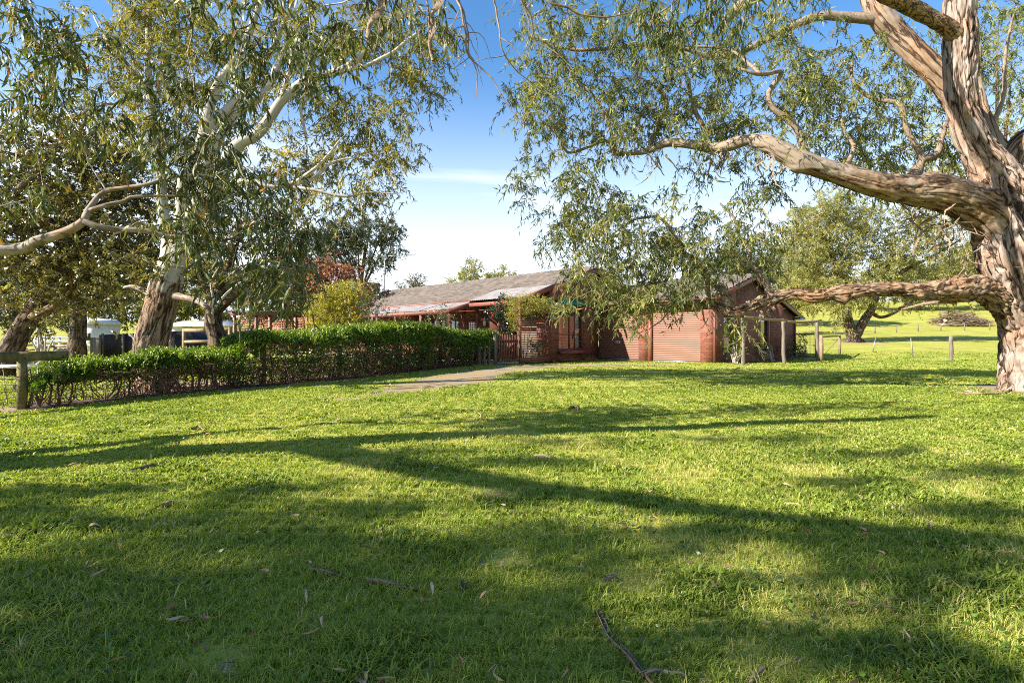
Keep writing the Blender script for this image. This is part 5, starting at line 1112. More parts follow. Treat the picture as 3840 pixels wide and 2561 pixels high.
subw = [([W_(865, 690, 12.2), W_(930, 680, 12.0), W_(1010, 700, 12.0), W_(1090, 690, 12), W_(1160, 650, 12), W_(1220, 590, 12), W_(1270, 530, 12)], [0.06, 0.055, 0.05, 0.05, 0.04, 0.03, 0.015]),
 ([W_(1090, 692, 12), W_(1180, 670, 12.1), W_(1240, 610, 12.1), W_(1340, 590, 12.2)], [0.045, 0.04, 0.03, 0.015]),
 ([W_(1090, 700, 12), W_(1180, 715, 12), W_(1290, 735, 12.1), W_(1400, 720, 12.2), W_(1500, 730, 12.3)], [0.04, 0.035, 0.03, 0.02, 0.008]),
 ([W_(1200, 290, 12.2), W_(1170, 360, 12.3), W_(1130, 400, 12.4), W_(1140, 480, 12.5), W_(1150, 530, 12.6)], [0.05, 0.04, 0.035, 0.03, 0.015]),
 ([W_(1285, 262, 12.3), W_(1400, 240, 12.3), W_(1520, 160, 12.3), W_(1600, 100, 12.3), W_(1650, 60, 12.3)], [0.05, 0.045, 0.035, 0.02, 0.01]),
 ([W_(1055, 376), W_(1080, 280), W_(1100, 180), W_(1120, 60)], [0.06, 0.05, 0.04, 0.02]),
 ([W_(560, 330, 13.1), W_(470, 240, 13.2), W_(400, 150, 13.3), W_(350, 60, 13.4)], [0.05, 0.04, 0.03, 0.015]),
 ([W_(800, 1160, 11.9), W_(830, 1120, 11.9), W_(870, 1080, 12), W_(930, 1040, 12.1)], [0.035, 0.03, 0.02, 0.01]), ([W_(796, 1190, 11.9), W_(800, 1120, 11.8), W_(790, 1060, 11.8), W_(820, 1000, 11.8)], [0.03, 0.025, 0.018, 0.008])]
blw = [(230, 150, 50, 45, .9), (290, 90, 70, 60, 1.1), (370, 60, 70, 55, 1.1), (290, 30, 70, 40, .9), (450, 70, 70, 50, 1), (520, 30, 70, 40, .9), (540, 110, 70, 50, .7), (640, 50, 70, 45, .8), (620, 160, 60, 40, .5), (720, 60, 70, 45, .8), (730, 150, 60, 40, .6), (810, 50, 70, 40, .8), (800, 130, 60, 40, .6), (880, 80, 60, 45, .9), (950, 60, 55, 45, .9), (1010, 70, 40, 45, .9), (900, 140, 55, 35, .9), (970, 140, 45, 40, .9), (1005, 195, 25, 40, .7), (860, 190, 60, 35, .6), (930, 200, 40, 30, .6),
 (250, 220, 60, 40, .9), (340, 170, 60, 50, .9), (420, 180, 60, 50, .8), (280, 280, 60, 30, .8), (380, 260, 60, 45, .9), (480, 170, 50, 45, .6), (460, 270, 50, 45, .7), (560, 240, 50, 40, .4), (410, 340, 60, 40, .9), (350, 340, 60, 35, .8),
 (700, 250, 45, 35, .6), (760, 250, 50, 35, .7), (810, 280, 50, 40, 1.0), (870, 300, 50, 40, 1.1), (930, 310, 35, 35, 1.0), (760, 330, 50, 35, .8), (830, 360, 50, 35, .9), (900, 360, 45, 35, 1.0), (680, 350, 50, 35, .6), (620, 300, 40, 40, .5), (740, 400, 60, 35, .9), (820, 420, 50, 30, .7), (890, 430, 45, 22, .7), (660, 430, 50, 35, .8), (560, 320, 40, 40, .5), (850, 460, 50, 15, .3), (780, 460, 40, 25, .5), (720, 470, 45, 25, .7), (640, 390, 40, 30, .6)]
gum('white_gum_tree', 'tall white-limbed gum rising behind the hedge, lower trunk rough and brown', 'tree', (-8.05, 12.5, 0), bigw, subw, blw, 13.2, 1.5, L_white, M_barkw, M_twigp, mult=14, ntw=6, nlf=20, tl=0.36, L=0.14, W=0.027, spread=0.13, hang=0.85, droop=0.8)

# --- dense broad-leaved tree, far left
Zb_ = 16.5
def B_(sx, sy, Z=Zb_): return Q(sx, sy, Z)
bigb = [dict(p=[B_(-10, 1420, 17), B_(20, 1350, 17), B_(70, 1260, 17), B_(115, 1180, 17), B_(160, 1100, 17), B_(200, 1030, 17), B_(240, 950, 17)], r=[0.42, 0.36, 0.3, 0.26, 0.22, 0.18, 0.12], sides=40, step=0.08, k=dict(amp=0.07)),
 dict(p=[B_(110, 1190, 16.9), B_(200, 1150, 16.6), B_(262, 1080, 16.4), B_(245, 990, 16.3), B_(245, 920, 16.2), B_(220, 865, 16.2), B_(170, 832, 16.2), B_(110, 850, 16.1), B_(55, 868, 16)], r=[0.12, 0.13, 0.15, 0.15, 0.15, 0.16, 0.17, 0.14, 0.12], sides=32, step=0.06, k=dict(amp=0.06), mat=M_barkl),
 dict(p=[B_(240, 950, 16.2), B_(320, 830, 16), B_(420, 720, 16), B_(500, 600, 16)], r=[0.12, 0.1, 0.07, 0.04], sides=20, step=0.1, k=dict(amp=0.05)),
 dict(p=[B_(60, 720, 15.5), B_(110, 670, 15.3), B_(140, 620, 15.2), B_(130, 560, 15.2)], r=[0.09, 0.08, 0.06, 0.035], sides=20, step=0.08, k=dict(amp=0.03), mat=M_barkp)]
blb = [(55, 330, 60, 35, 1.2), (140, 330, 70, 45, 1.4), (210, 320, 60, 40, 1.2), (60, 400, 70, 45, 1.5), (150, 400, 80, 50, 1.7), (240, 380, 70, 50, 1.6), (310, 380, 50, 40, 1.2), (60, 470, 70, 45, 1.5), (150, 470, 80, 50, 1.7), (240, 460, 80, 50, 1.7), (320, 460, 60, 50, 1.5), (60, 550, 70, 50, 1.6), (150, 550, 80, 50, 1.7), (240, 540, 80, 50, 1.7), (330, 540, 55, 50, 1.4), (60, 620, 70, 45, 1.7), (150, 620, 70, 40, 1.5), (240, 610, 70, 45, 1.5), (320, 620, 45, 45, 1.1), (400, 600, 30, 25, .8, 11.8), (360, 640, 25, 25, .6, 11.8), (420, 560, 30, 25, .8, 11.8), (380, 540, 40, 30, .9, 11.8), (40, 690, 50, 35, 1.3), (110, 680, 60, 35, 1.1), (190, 680, 50, 30, .8), (270, 680, 40, 35, .8), (320, 690, 25, 30, .6), (20, 750, 25, 25, .6), (-40, 450, 50, 150, .8), (-50, 620, 50, 100, .8)]
gum('broad_leaved_tree', 'dense olive-brown broad-leaved tree with glossy leaves at the far left over the loungers', 'tree', (B_(0, 1400, 17)[0], 17, 0), bigb, [], blb, 16.5, 2.0, L_broad, M_barkd, M_twig, mult=12, ntw=5, nlf=24, tl=0.34, L=0.1, W=0.046, droop=0.2, hang=0.1, spread=0.19)
# second dense dark tree between the white gum and the pergola
bigd = [dict(p=[Q(820, 1345, 20.5), Q(815, 1270, 20.5), Q(800, 1190, 20.5), Q(830, 1080, 20.5), Q(870, 960, 20.5), Q(900, 850, 20.5)], r=[0.36, 0.32, 0.3, 0.22, 0.15, 0.1], sides=32, step=0.1, k=dict(amp=0.08)),
 dict(p=[Q(805, 1180, 20.5), Q(900, 1090, 20.4), Q(1000, 1010, 20.3)], r=[0.15, 0.11, 0.05], sides=16, step=0.12, k=dict(amp=0.05)), dict(p=[Q(810, 1150, 20.5), Q(760, 1050, 20.6), Q(740, 930, 20.7)], r=[0.14, 0.1, 0.05], sides=16, step=0.12, k=dict(amp=0.05))]
bld = [(400, 400, 50, 40, .7), (450, 470, 60, 45, 1.0), (530, 450, 60, 45, .9), (610, 470, 60, 45, .9), (680, 500, 50, 45, .9), (430, 540, 50, 45, 1.0), (500, 540, 60, 45, 1.1), (580, 550, 60, 45, 1.1), (660, 570, 55, 45, 1.1), (715, 560, 40, 45, .8), (440, 610, 50, 40, 1.0), (520, 620, 60, 35, .9), (600, 630, 60, 40, 1.0), (680, 640, 45, 40, 1.0), (460, 670, 40, 25, .7), (560, 680, 40, 22, .6), (640, 690, 40, 20, .6), (300, 700, 50, 25, .6), (560, 390, 50, 40, .5), (640, 420, 50, 35, .6)]
gum('olive_leaved_tree', 'shadowy olive-green tree filling the gap between the white gum trunk and the lattice pergola', 'tree', (Q(820, 1345, 20.5)[0], 20.5, 0), bigd, [], bld, 20.5, 2.0, L_broad, M_barkd, M_twigp, mult=7, ntw=5, nlf=22, tl=0.42, L=0.12, W=0.05, droop=0.3, hang=0.3, spread=0.24)

# --- tree standing out of frame at left whose shaded branches hang into the picture
Nn = []
def N_(sx, sy, Z=6.0): return Q(sx, sy, Z)
bign = [dict(p=[(-9.4, 3.2, -0.1), (-9.3, 3.2, 1.0), (-9.1, 3.3, 2.2), (-8.6, 3.5, 3.4), (-8.0, 3.6, 4.8), (-7.2, 3.4, 6.4), (-6.0, 3.0, 8.0)], r=[0.5, 0.42, 0.38, 0.34, 0.28, 0.2, 0.12], sides=48, step=0.08, k=dict(amp=0.04, flare=0.4), mat=M_barkw),
 dict(p=[(-9.1, 3.3, 2.0), (-7.5, 4.9, 2.05), N_(-40, 940, 6), N_(150, 900, 6), N_(250, 868, 6), N_(310, 832, 6), N_(330, 790, 6.1), N_(365, 740, 6.2)], r=[0.2, 0.12, 0.062, 0.055, 0.048, 0.04, 0.032, 0.026], sides=24, step=0.05, k=dict(amp=0.02, lump=0.08), mat=M_barkp),
 dict(p=[N_(310, 830, 6), N_(370, 850, 6), N_(440, 862, 6.1), N_(540, 865, 6.2), N_(640, 890, 6.3), N_(720, 885, 6.4), N_(800, 905, 6.5), N_(900, 890, 6.6)], r=[0.036, 0.034, 0.032, 0.03, 0.028, 0.024, 0.018, 0.01], sides=16, step=0.05, k=dict(amp=0.02, lump=0.1), mat=M_barkp),
 dict(p=[N_(340, 790, 6.1), N_(400, 770, 6.1), N_(470, 755, 6.2), N_(490, 740, 6.2), N_(600, 735, 6.3), N_(720, 740, 6.4)], r=[0.028, 0.024, 0.022, 0.02, 0.016, 0.008], sides=12, step=0.05, k=dict(amp=0.02), mat=M_barkp),
 dict(p=[N_(365, 740, 6.2), N_(400, 715, 6.2), N_(465, 705, 6.2), N_(560, 690, 6.2), N_(650, 665, 6.3), N_(740, 660, 6.3), N_(850, 680, 6.4)], r=[0.027, 0.025, 0.023, 0.02, 0.017, 0.013, 0.008], sides=12, step=0.05, k=dict(amp=0.02), mat=M_barkp),
 # canopy limbs out of frame
 dict(p=[(-8.0, 3.6, 4.8), (-6.8, 4.6, 5.2), (-5.4, 5.4, 5.6), (-4.0, 5.8, 5.9), (-2.4, 6.0, 6.0), (-0.8, 6.0, 5.9), (0.8, 5.8, 5.7)], r=[0.1, 0.075, 0.055, 0.04, 0.03, 0.022, 0.015], sides=20, step=0.1, k=dict(amp=0.03), mat=M_barkp),
 dict(p=[(-8.4, 3.5, 4.0), (-8.6, 1.8, 5.0), (-8.0, 0.0, 6.0), (-6.8, -1.4, 6.8)], r=[0.2, 0.15, 0.12, 0.07], sides=16, step=0.12, k=dict(amp=0.03), mat=M_barkp),
 dict(p=[(-8.9, 3.4, 3.0), (-10.8, 3.0, 4.4), (-12.4, 3.0, 5.6)], r=[0.22, 0.15, 0.08], sides=16, step=0.12, k=dict(amp=0.03), mat=M_barkp),
]
nb = [  # hanging in view, photo columns/rows, distance 5-6 m
 (40, 20, 50, 40, .8), (110, 40, 50, 45, .8), (60, 90, 50, 45, .9), (140, 110, 45, 45, .8), (40, 160, 45, 40, .8), (110, 180, 50, 40, .9), (180, 160, 35, 40, .6), (60, 230, 45, 30, .6), (160, 240, 45, 30, .7), (210, 225, 35, 30, .6), (20, 330, 25, 55, .4), (15, 400, 22, 40, .5), (180, 290, 30, 20, .3), (25, 460, 20, 30, .3), (175, 30, 40, 35, .5),
 (400, 190, 45, 35, .35), (380, 240, 40, 40, .5), (450, 230, 45, 45, .5), (410, 310, 45, 45, .5), (480, 310, 45, 50, .6), (370, 290, 35, 35, .4), (520, 250, 35, 35, .4), (540, 340, 40, 45, .6), (500, 390, 45, 45, .6), (440, 390, 40, 40, .7), (420, 440, 35, 35, .7), (470, 440, 35, 40, .7), (440, 490, 35, 35, .6), (400, 380, 30, 40, .5), (390, 520, 30, 25, .4), (440, 550, 30, 25, .4),
 (560, 420, 45, 45, .6), (600, 460, 50, 45, .7), (550, 490, 50, 40, .6), (650, 440, 45, 40, .6), (660, 500, 50, 45, .8), (610, 530, 50, 45, .8), (690, 560, 40, 45, .8), (640, 590, 45, 40, .7), (680, 630, 35, 40, .7), (600, 600, 40, 35, .6), (570, 570, 40, 35, .5), (620, 650, 30, 30, .5), (570, 660, 30, 30, .4), (700, 670, 18, 30, .4), (480, 500, 40, 35, .35),
 (520, 60, 50, 45, .5), (580, 40, 50, 40, .5), (590, 110, 45, 45, .5), (560, 170, 40, 40, .4), (640, 90, 45, 45, .5), (680, 50, 45, 40, .6), (690, 120, 35, 45, .5), (740, 60, 45, 40, .6), (770, 110, 35, 45, .6), (800, 60, 40, 35, .5), (720, 170, 35, 35, .35), (540, 130, 30, 30, .3), (840, 20, 50, 25, .6), (930, 10, 50, 22, .5), (1000, 10, 40, 22, .5), (480, 20, 40, 25, .5)]
inview = blob_points(nb, 6.2, 0.55, 36)
# canopy overhead: aim each clump at the patch of lawn it shades (photo col, row, rx, ry, weight, clump height)
SH = [(60, 1130, 260, 25, .8, 6), (330, 1120, 220, 16, .7, 6), (120, 1180, 280, 26, 1.0, 6), (420, 1190, 180, 20, .8, 6), (700, 1130, 190, 16, .7, 6.4), (560, 1230, 260, 28, 1.0, 6), (900, 1170, 170, 22, .8, 6.4), (800, 1240, 190, 26, .9, 6.4), (1000, 1040, 170, 12, .6, 7.2), (1150, 1060, 170, 16, .7, 7.2), (1350, 1010, 190, 9, .6, 7.5), (1300, 1060, 140, 12, .5, 7.3), (1650, 1010, 190, 10, .6, 7.5), (1850, 1000, 180, 11, .7, 7.6), (2050, 1040, 210, 18, .9, 7.6), (2250, 1080, 160, 22, .9, 7.6), (2000, 1110, 200, 14, .6, 7.4), (1250, 1140, 200, 16, .7, 7), (1000, 1280, 260, 36, 1.2, 6.4), (200, 1330, 380, 50, 1.6, 5.6), (600, 1360, 330, 55, 1.6, 5.6), (900, 1400, 280, 60, 1.5, 5.8), (350, 1470, 420, 60, 1.8, 5.4), (900, 1500, 330, 50, 1.5, 5.4), (1350, 1230, 200, 24, .9, 6.8), (1650, 1220, 220, 20, .8, 7), (1950, 1240, 220, 26, 1.0, 7.2), (2200, 1270, 200, 30, 1.1, 7.2), (1450, 1310, 180, 18, .7, 6.6), (2100, 1340, 230, 22, .9, 7), (1250, 1400, 200, 30, .8, 6.2), (1600, 1440, 260, 16, .6, 6.4), (2000, 1480, 230, 14, .7, 6.6), (2250, 1540, 150, 20, .7, 6.6), (1400, 1540, 300, 26, .8, 6), (2300, 1180, 120, 30, .9, 7.4)]
def canopy(spec, mult=1.0):
    out = []
    for dx, dy, rx, ry, w, h in spec:
        n = int(max(3, 16*w*mult*(1.3 if dx < 1000 and dy > 1250 else (0.75 if dx > 1100 else 1)))); a = rng.normal(size=(n, 2))*0.36
        cx = dx+a[:, 0]*rx; cy = np.maximum(dy+a[:, 1]*ry, 960)
        Z = F*H/(cy*K-HY); X = (cx*K-CX)/F*Z; hh = h+rng.normal(0, 0.35, n)
        s = hh/TOSUN.z; c = np.stack([X+TOSUN.x*s, Z+TOSUN.y*s, hh], -1); out.append(c)
    return np.concatenate(out)
extra = np.concatenate([inview, canopy(SH)])
def outside(a):      # overhead clumps must not drop into the picture
    y = a[:, 1]; top = H+(HY+30)/F*np.maximum(y, 0)+0.5; vis = (y > 0.2)&(np.abs(a[:, 0]) < 0.97*y+0.6)&(a[:, 2] < top)
    k = np.arange(len(a)) < len(inview)
    return k | ~vis
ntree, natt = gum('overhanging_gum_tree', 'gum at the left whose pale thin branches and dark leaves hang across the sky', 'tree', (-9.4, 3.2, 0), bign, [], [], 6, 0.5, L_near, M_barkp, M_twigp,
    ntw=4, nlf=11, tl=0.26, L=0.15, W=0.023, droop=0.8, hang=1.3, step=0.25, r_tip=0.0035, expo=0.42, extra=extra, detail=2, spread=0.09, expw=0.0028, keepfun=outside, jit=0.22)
# long bare hanging twigs at top centre
mb = MB()
def hang(pts, r0=0.012, n=5):
    p, r = spline(pts, np.linspace(r0, 0.0035, len(pts)), 0.06); p = p+0.02*np.stack([vnoise(p*5+k*9) for k in range(3)], -1); mb.tube(p, r, 5, cap=False)
    for _ in range(n):
        i = int(rng.integers(3, len(p)-2)); q = p[i]; d = unit(np.array([rng.normal(), rng.normal()*0.4, -0.7])); s_ = [q]
        for k in range(6): d = unit(d+rng.normal(size=3)*0.25+np.array([0, 0, -0.12])); q = q+d*(0.05+0.05*rng.random()); s_.append(q)
        mb.tube(s_, np.linspace(0.005, 0.0015, 7), 4, cap=False)
lim0 = np.array([-0.8, 6.0, 5.9]); lim1 = np.array([0.6, 5.8, 5.7])
hang([lim0, Q(1710, -30, 5.6), Q(1745, 60, 5.5), Q(1760, 180, 5.4), Q(1790, 290, 5.4), Q(1792, 370, 5.4)], 0.014, 7)
hang([lim0, Q(1690, -60, 5.6), Q(1730, 40, 5.5), Q(1745, 130, 5.4), Q(1765, 220, 5.4), Q(1850, 300, 5.4), Q(1880, 360, 5.4), Q(1960, 480, 5.4)], 0.014, 10)
hang([lim1, Q(1880, -60, 5.2), Q(1862, 30, 5.2), Q(1875, 110, 5.2), Q(1880, 180, 5.2), Q(1930, 260, 5.3), Q(2010, 320, 5.4)], 0.013, 8)
hang([lim0, Q(1560, -80, 5.8), Q(1600, 0, 5.8), Q(1610, 60, 5.8), Q(1612, 190, 5.8)], 0.02, 2)
hang([lim1, Q(2050, -40, 5.2), Q(2130, 30, 5.2), Q(2200, 60, 5.2), Q(2280, 70, 5.2), Q(2360, 50, 5.2), Q(2390, 20, 5.2)], 0.016, 6)
hang([lim1, Q(1960, -60, 5.2), Q(1990, 60, 5.2), Q(2010, 150, 5.3), Q(2080, 190, 5.3), Q(2150, 260, 5.3)], 0.012, 7)
hang([np.array([-2.4, 6.0, 6.0]), Q(1400, -40, 6), Q(1390, 90, 6), Q(1370, 160, 6)], 0.022, 6)
hang([np.array([-2.4, 6.0, 6.0]), Q(1420, -60, 6), Q(1430, 60, 6), Q(1400, 200, 6)], 0.012, 8)
mb.build('hanging_twigs', M_twig, ntree, True)
mb = MB()
for p0, p1, w in ((Q(1650, -20, 5.8), Q(1612, 95, 5.8), 0.035), (Q(1620, 60, 5.8), Q(1616, 225, 5.8), 0.022), (Q(1440, -20, 6), Q(1370, 150, 6), 0.045)):
    n_ = 9; V = []
    for k in range(n_): f = k/(n_-1); c = p0+(p1-p0)*f+np.array([0.02*math.sin(f*7), 0, 0]); ww = w*(0.5+0.8*math.sin(math.pi*min(f*1.2+0.1, 1))); V += [c+np.array([-ww, 0.01, 0]), c+np.array([0, 0.02*math.cos(f*5), 0]), c+np.array([ww, 0.0, 0])]
    mb.add(V, [(3*k+j, 3*k+j+1, 3*k+j+4, 3*k+j+3) for k in range(n_-1) for j in (0, 1)])
mb.build('bark_ribbons', M_deadw, ntree, True)
#@@PART5
# ------------------------------------------------------------------ shrubs and background trees
def field_z(sx, sy, z0=30, z1=140):
    for Zk in np.arange(z0, z1, 0.5):
        q = Q(sx, sy, Zk)
        if q[2] <= gz(q[0], q[1]): return Zk
    return z1
def shrub(name, label, cat, base, blobs, Z, dZ, leaf, cov=1.0, ntw=3, nlf=12, tl=0.2, L=0.06, W=0.026, droop=0.0, hang=0.0, wood=M_twig, nst=6, hs=0.5, group=None, spread=0.1, r0=0.02, r_tip=0.003, flowers=None, detail=1, expw=0.003, step=0.25):
    e = empty(name, base, label, cat, group); base = np.array(base, float)
    lim = []; att = blob_points(blobs, Z, dZ, 4.2*cov/(ntw*nlf*L*W)); cen = att.mean(0); mb = MB()
    for i in range(nst):
        t = att[rng.integers(len(att))]; b = base+np.array([rng.normal(0, 0.12*hs), rng.normal(0, 0.12*hs), 0]); m = b+(t-b)*0.4+np.array([0, 0, 0.15*(t[2]-b[2])]); p, r = spline([b, m, b+(t-b)*0.75], [r0, r0*0.75, r0*0.4], 0.15)
        mb.tube(p, r, 6, 0.05, cap=False); lim.append(([b, m, b+(t-b)*0.75], [r0, r0*0.75, r0*0.4]))
    m2, _ = colonise(lim, att, step, r_tip, 0.45, 0.25)
    for k, v in m2.f.items(): mb.f.setdefault(k, []).extend([[i+mb.n for i in f] for f in v])
    mb.v += m2.v; mb.n += m2.n
    mb.build('stems', wood, e, True)
    b, d, LL, WW, tt, tw = sprays(att, ntw, nlf, tl, L, W, droop, hang, spread)
    leafobj('foliage', b, d, LL, WW, tt, leaf, e, detail)
    if flowers:
        n, mat, sz = flowers; c = att[rng.integers(len(att), size=n)]+rng.normal(0, 0.12, (n, 3)); out = unit(c-cen); c = c+out*0.1+np.array([0, -0.12, 0])
        k = 8; bb = np.repeat(c, k, 0); dd = unit(rng.normal(size=(n*k, 3))+np.array([0, -0.4, 0.2])); leafobj('flowers', bb, dd, sz, sz*0.8, rng.random(n*k), mat, e, 1)
    return e
shrub('red_camellia', 'glossy dark camellia with red flowers standing by the verandah post', 'shrub', ML(1.6, -5.6, 0), [(1155, 690, 12, 14, 1.6), (1150, 705, 22, 10, 1.4), (1140, 718, 30, 12, 1.2), (1160, 725, 26, 14, 1.6), (1165, 745, 20, 14, 1.4), (1175, 760, 14, 14, 1.2)], 25.6, 0.5, L_cam, 1.0, L=0.075, W=0.04, flowers=(24, L_red, 0.075), detail=1)
shrub('lilac_flowered_shrub', 'rounded yellow-green shrub with small lilac flowers bulging over the slat screen', 'shrub', ML(0.5, -5.0, 0), [(1180, 690, 20, 8, 1.2), (1205, 688, 30, 9, 1.4), (1235, 695, 30, 11, 1.4), (1262, 708, 22, 10, 1.2), (1195, 708, 32, 12, 1.5), (1230, 712, 30, 9, 1.2), (1180, 728, 16, 12, 1.2), (1185, 748, 10, 14, 1.0)], 25.0, 0.6, L_yellow, 1.1, L=0.05, W=0.014, hang=0.1, flowers=(60, L_lilac, 0.035))
shrub('screen_climber', 'small dark climber poking through the middle of the slat screen', 'climber', ML(0.05, -4.4, 0), [(1228, 792, 14, 9, 1.5), (1236, 805, 10, 9, 1.2)], 25.15, 0.1, L_cam, 1.0, L=0.06, W=0.03, nst=3)
shrub('yellow_shrub', 'large rounded yellow-green shrub in sun left of the roof end', 'shrub', (Q(1260, 1300, 27)[0], 27, 0), [(755, 690, 35, 22, 1.3), (790, 675, 35, 22, 1.3), (820, 668, 25, 18, 1.2), (740, 715, 35, 22, 1.3), (780, 705, 40, 24, 1.4), (820, 700, 30, 25, 1.2), (735, 740, 25, 14, 1.1), (780, 735, 40, 16, 1.1), (820, 735, 25, 20, 1)], 27, 1.2, L_yellow, 1.7, L=0.085, W=0.03, hs=1, spread=0.16, flowers=(18, L_red, 0.05), nst=9, r0=0.035)
shrub('sparse_camellia', 'open twiggy camellia with small leaves and few pink-red flowers before the roof end', 'shrub', (Q(1400, 1300, 24)[0], 24, 0), [(862, 655, 14, 14, .9), (850, 672, 25, 16, .9), (872, 680, 18, 20, .9), (845, 700, 30, 20, .8), (870, 710, 22, 20, .8), (850, 730, 30, 16, .7), (880, 735, 14, 16, .5)], 24, 0.8, L_sparse, 0.55, L=0.075, W=0.03, spread=0.15, nst=10, r0=0.03, wood=M_twigp, flowers=(14, L_red, 0.06))
shrub('golden_shrub', 'low domed golden-yellow shrub behind the hedge top', 'shrub', (Q(1200, 1300, 22)[0], 22, 0), [(740, 768, 30, 9, 1.6), (720, 772, 25, 8, 1.4), (765, 765, 25, 9, 1.4), (695, 776, 22, 5, 1.2), (745, 785, 40, 10, 1)], 22, 0.8, L_gold, 1.0, L=0.03, W=0.012, tl=0.1, nlf=22, spread=0.08)
shrub('orange_leaved_shrub', 'spiky orange-tipped shrub above the hedge in front of the verandah', 'shrub', (Q(1500, 1320, 24)[0], 24, 0), [(903, 735, 8, 12, 1), (915, 728, 6, 10, 1), (930, 738, 8, 10, 1), (895, 742, 8, 8, 1), (945, 742, 5, 10, 1), (912, 745, 18, 8, 1)], 24, 0.4, L_orange, 0.7, L=0.055, W=0.018, nst=8, wood=M_twigp, tl=0.14)
shrub('verandah_camellia', 'dark leafy bush under the verandah between its two tallest posts', 'shrub', ML(4.6, -6.0, 0), [(1010, 735, 10, 22, 1), (1022, 715, 12, 14, 1), (1030, 740, 14, 18, 1), (985, 730, 10, 14, .7)], 27, 0.4, L_sparse, 0.8, L=0.06, W=0.03)
for i, (sx, t_, lab, w) in enumerate(((2755, 0.9, 'leggy green shrub with bare stems against the brick gable near the downpipe', 1.2), (2868, 5.0, 'low twiggy half-bare shrub under the second tall side window', 0.9), (2935, 7.4, 'dead-looking reddish twiggy shrub near the far end of the gable wall', 0.7), (2998, 9.4, 'bushy dark green shrub at the right corner of the brick gable', 1.3))):
    b = HL(-0.6, t_, 0); k = sx/K; cy = 800
    bl = [(k-8, cy, 14, 14, w), (k+10, cy-4, 12, 12, w), (k, cy-18, 12, 12, w), (k+4, cy+10, 20, 8, w*.8)]
    if i == 3: bl = [(k+4, cy-15, 8, 16, 1.3), (k+2, cy+2, 14, 14, 1.2), (k-8, cy+6, 12, 10, 1)]
    shrub('wall_shrub', lab, 'shrub', b, bl, b[1]-0.1, 0.35, L_hedge if i != 2 else L_litter, (0.4, 0.2, 0.25, 0.9)[i], L=0.07, W=0.03, nst=26, r0=0.014, wood=M_twigp if i != 2 else M_twigr, group='shrubs along the brick gable wall', tl=0.15, nlf=7 if i != 3 else 14, ntw=2)
o = strip('mulch_bed', [tuple(HL(-0.45, t, 0)[:2]) for t in (0.2, 3, 6, 9.6)], [0.55, 0.7, 0.7, 0.6], M_mulch, 7, lift=0.01)
# undergrowth stems near the loungers
shrub('scrub_sapling', 'thin crooked multi-stemmed sapling behind the loungers', 'shrub', (Q(160, 1372, 21)[0], 21, 0), [(90, 770, 40, 20, .5), (120, 745, 30, 20, .4), (70, 740, 25, 20, .4)], 21, 0.7, L_broad, 0.3, L=0.08, W=0.035, nst=12, r0=0.04, wood=M_twigp)
# the trunk at mid-left
tk = dict(p=[Q(285, 1345, 25), Q(288, 1290, 25), Q(292, 1220, 25), Q(290, 1130, 25), Q(280, 1040, 25)], r=[0.45, 0.36, 0.32, 0.28, 0.2], sides=32, step=0.12, k=dict(amp=0.09, freq=5))
gum('dark_trunked_tree', 'stout dark-trunked tree with drooping grey-green foliage behind the paddock rails', 'tree', (Q(285, 1345, 25)[0], 25, 0), [tk], [], [(150, 660, 50, 40, 1.1), (200, 680, 50, 35, 1.0), (120, 700, 45, 30, .9), (250, 690, 50, 30, .9), (90, 640, 50, 50, 1), (240, 640, 60, 40, 1), (320, 640, 50, 40, .8), (160, 710, 40, 20, .8), (210, 600, 70, 50, 1)], 25, 1.5, L_far, M_barkd, M_twig, mult=4.5, nlf=18, L=0.22, W=0.045, tl=0.5, spread=0.22, hang=0.9)
# far-left background mass of trees
def bgtree(name, label, sx, Z, blobs, leaf, cov=1.0, L=0.25, W=0.07, bark=M_barkd, wood=M_twig, tr=0.35, group=None, nlf=14, ntw=4, dZ=2.0, top=None, fork=None, tl=0.6, cat='tree', expo=0.47):
    X = (sx-CX)/F*Z; g = gz(X, Z); cy = np.mean([b[1] for b in blobs]); cx_ = np.mean([b[0] for b in blobs]); c = P(cx_, cy, Z)
    b0 = np.array([X, Z, g]); big = [dict(p=[b0-UP*0.2, b0+(c-b0)*0.3+np.array([0.1, 0, 0.1]), b0+(c-b0)*0.6, c], r=[tr*1.25, tr, tr*0.75, tr*0.3], sides=16, step=0.3, k=dict(amp=0.08, freq=3))]
    for b in blobs[:6]: p = P(b[0], b[1], Z); m = b0+(c-b0)*0.5; big.append(dict(p=[m, m+(p-m)*0.5+UP*0.2, p], r=[tr*0.5, tr*0.3, tr*0.1], sides=8, step=0.4, k=dict(amp=0.03), name='limb'))
    if fork: big = fork
    return gum(name, label, cat, b0, big, [], blobs, Z, dZ, leaf, bark, wood, mult=6.5*cov/(ntw*nlf*L*W), ntw=ntw, nlf=nlf, tl=tl, L=L, W=W, spread=0.3, step=0.7, r_tip=0.012, expo=expo, expw=0.008, group=group, hang=0.4)
bgtree('tall_gum_tree', 'tall dark-crowned gum in the distance behind the chimney', 1330, 62, [(850, 520, 22, 14, 1.3), (885, 512, 26, 14, 1.3), (905, 530, 18, 14, 1.2), (820, 540, 30, 18, 1.3), (780, 530, 30, 20, 1.3), (750, 545, 30, 20, 1.2), (790, 565, 40, 18, 1.1), (850, 560, 40, 20, .8), (900, 565, 24, 14, 1.1), (870, 590, 30, 15, .7), (830, 600, 40, 18, .7), (780, 600, 40, 22, .9), (915, 580, 12, 10, 1), (880, 610, 16, 10, .8), (740, 590, 40, 40, .9), (880, 540, 30, 10, 1)], L_dark, cov=1.6, L=0.32, W=0.11, tr=0.32, dZ=3)
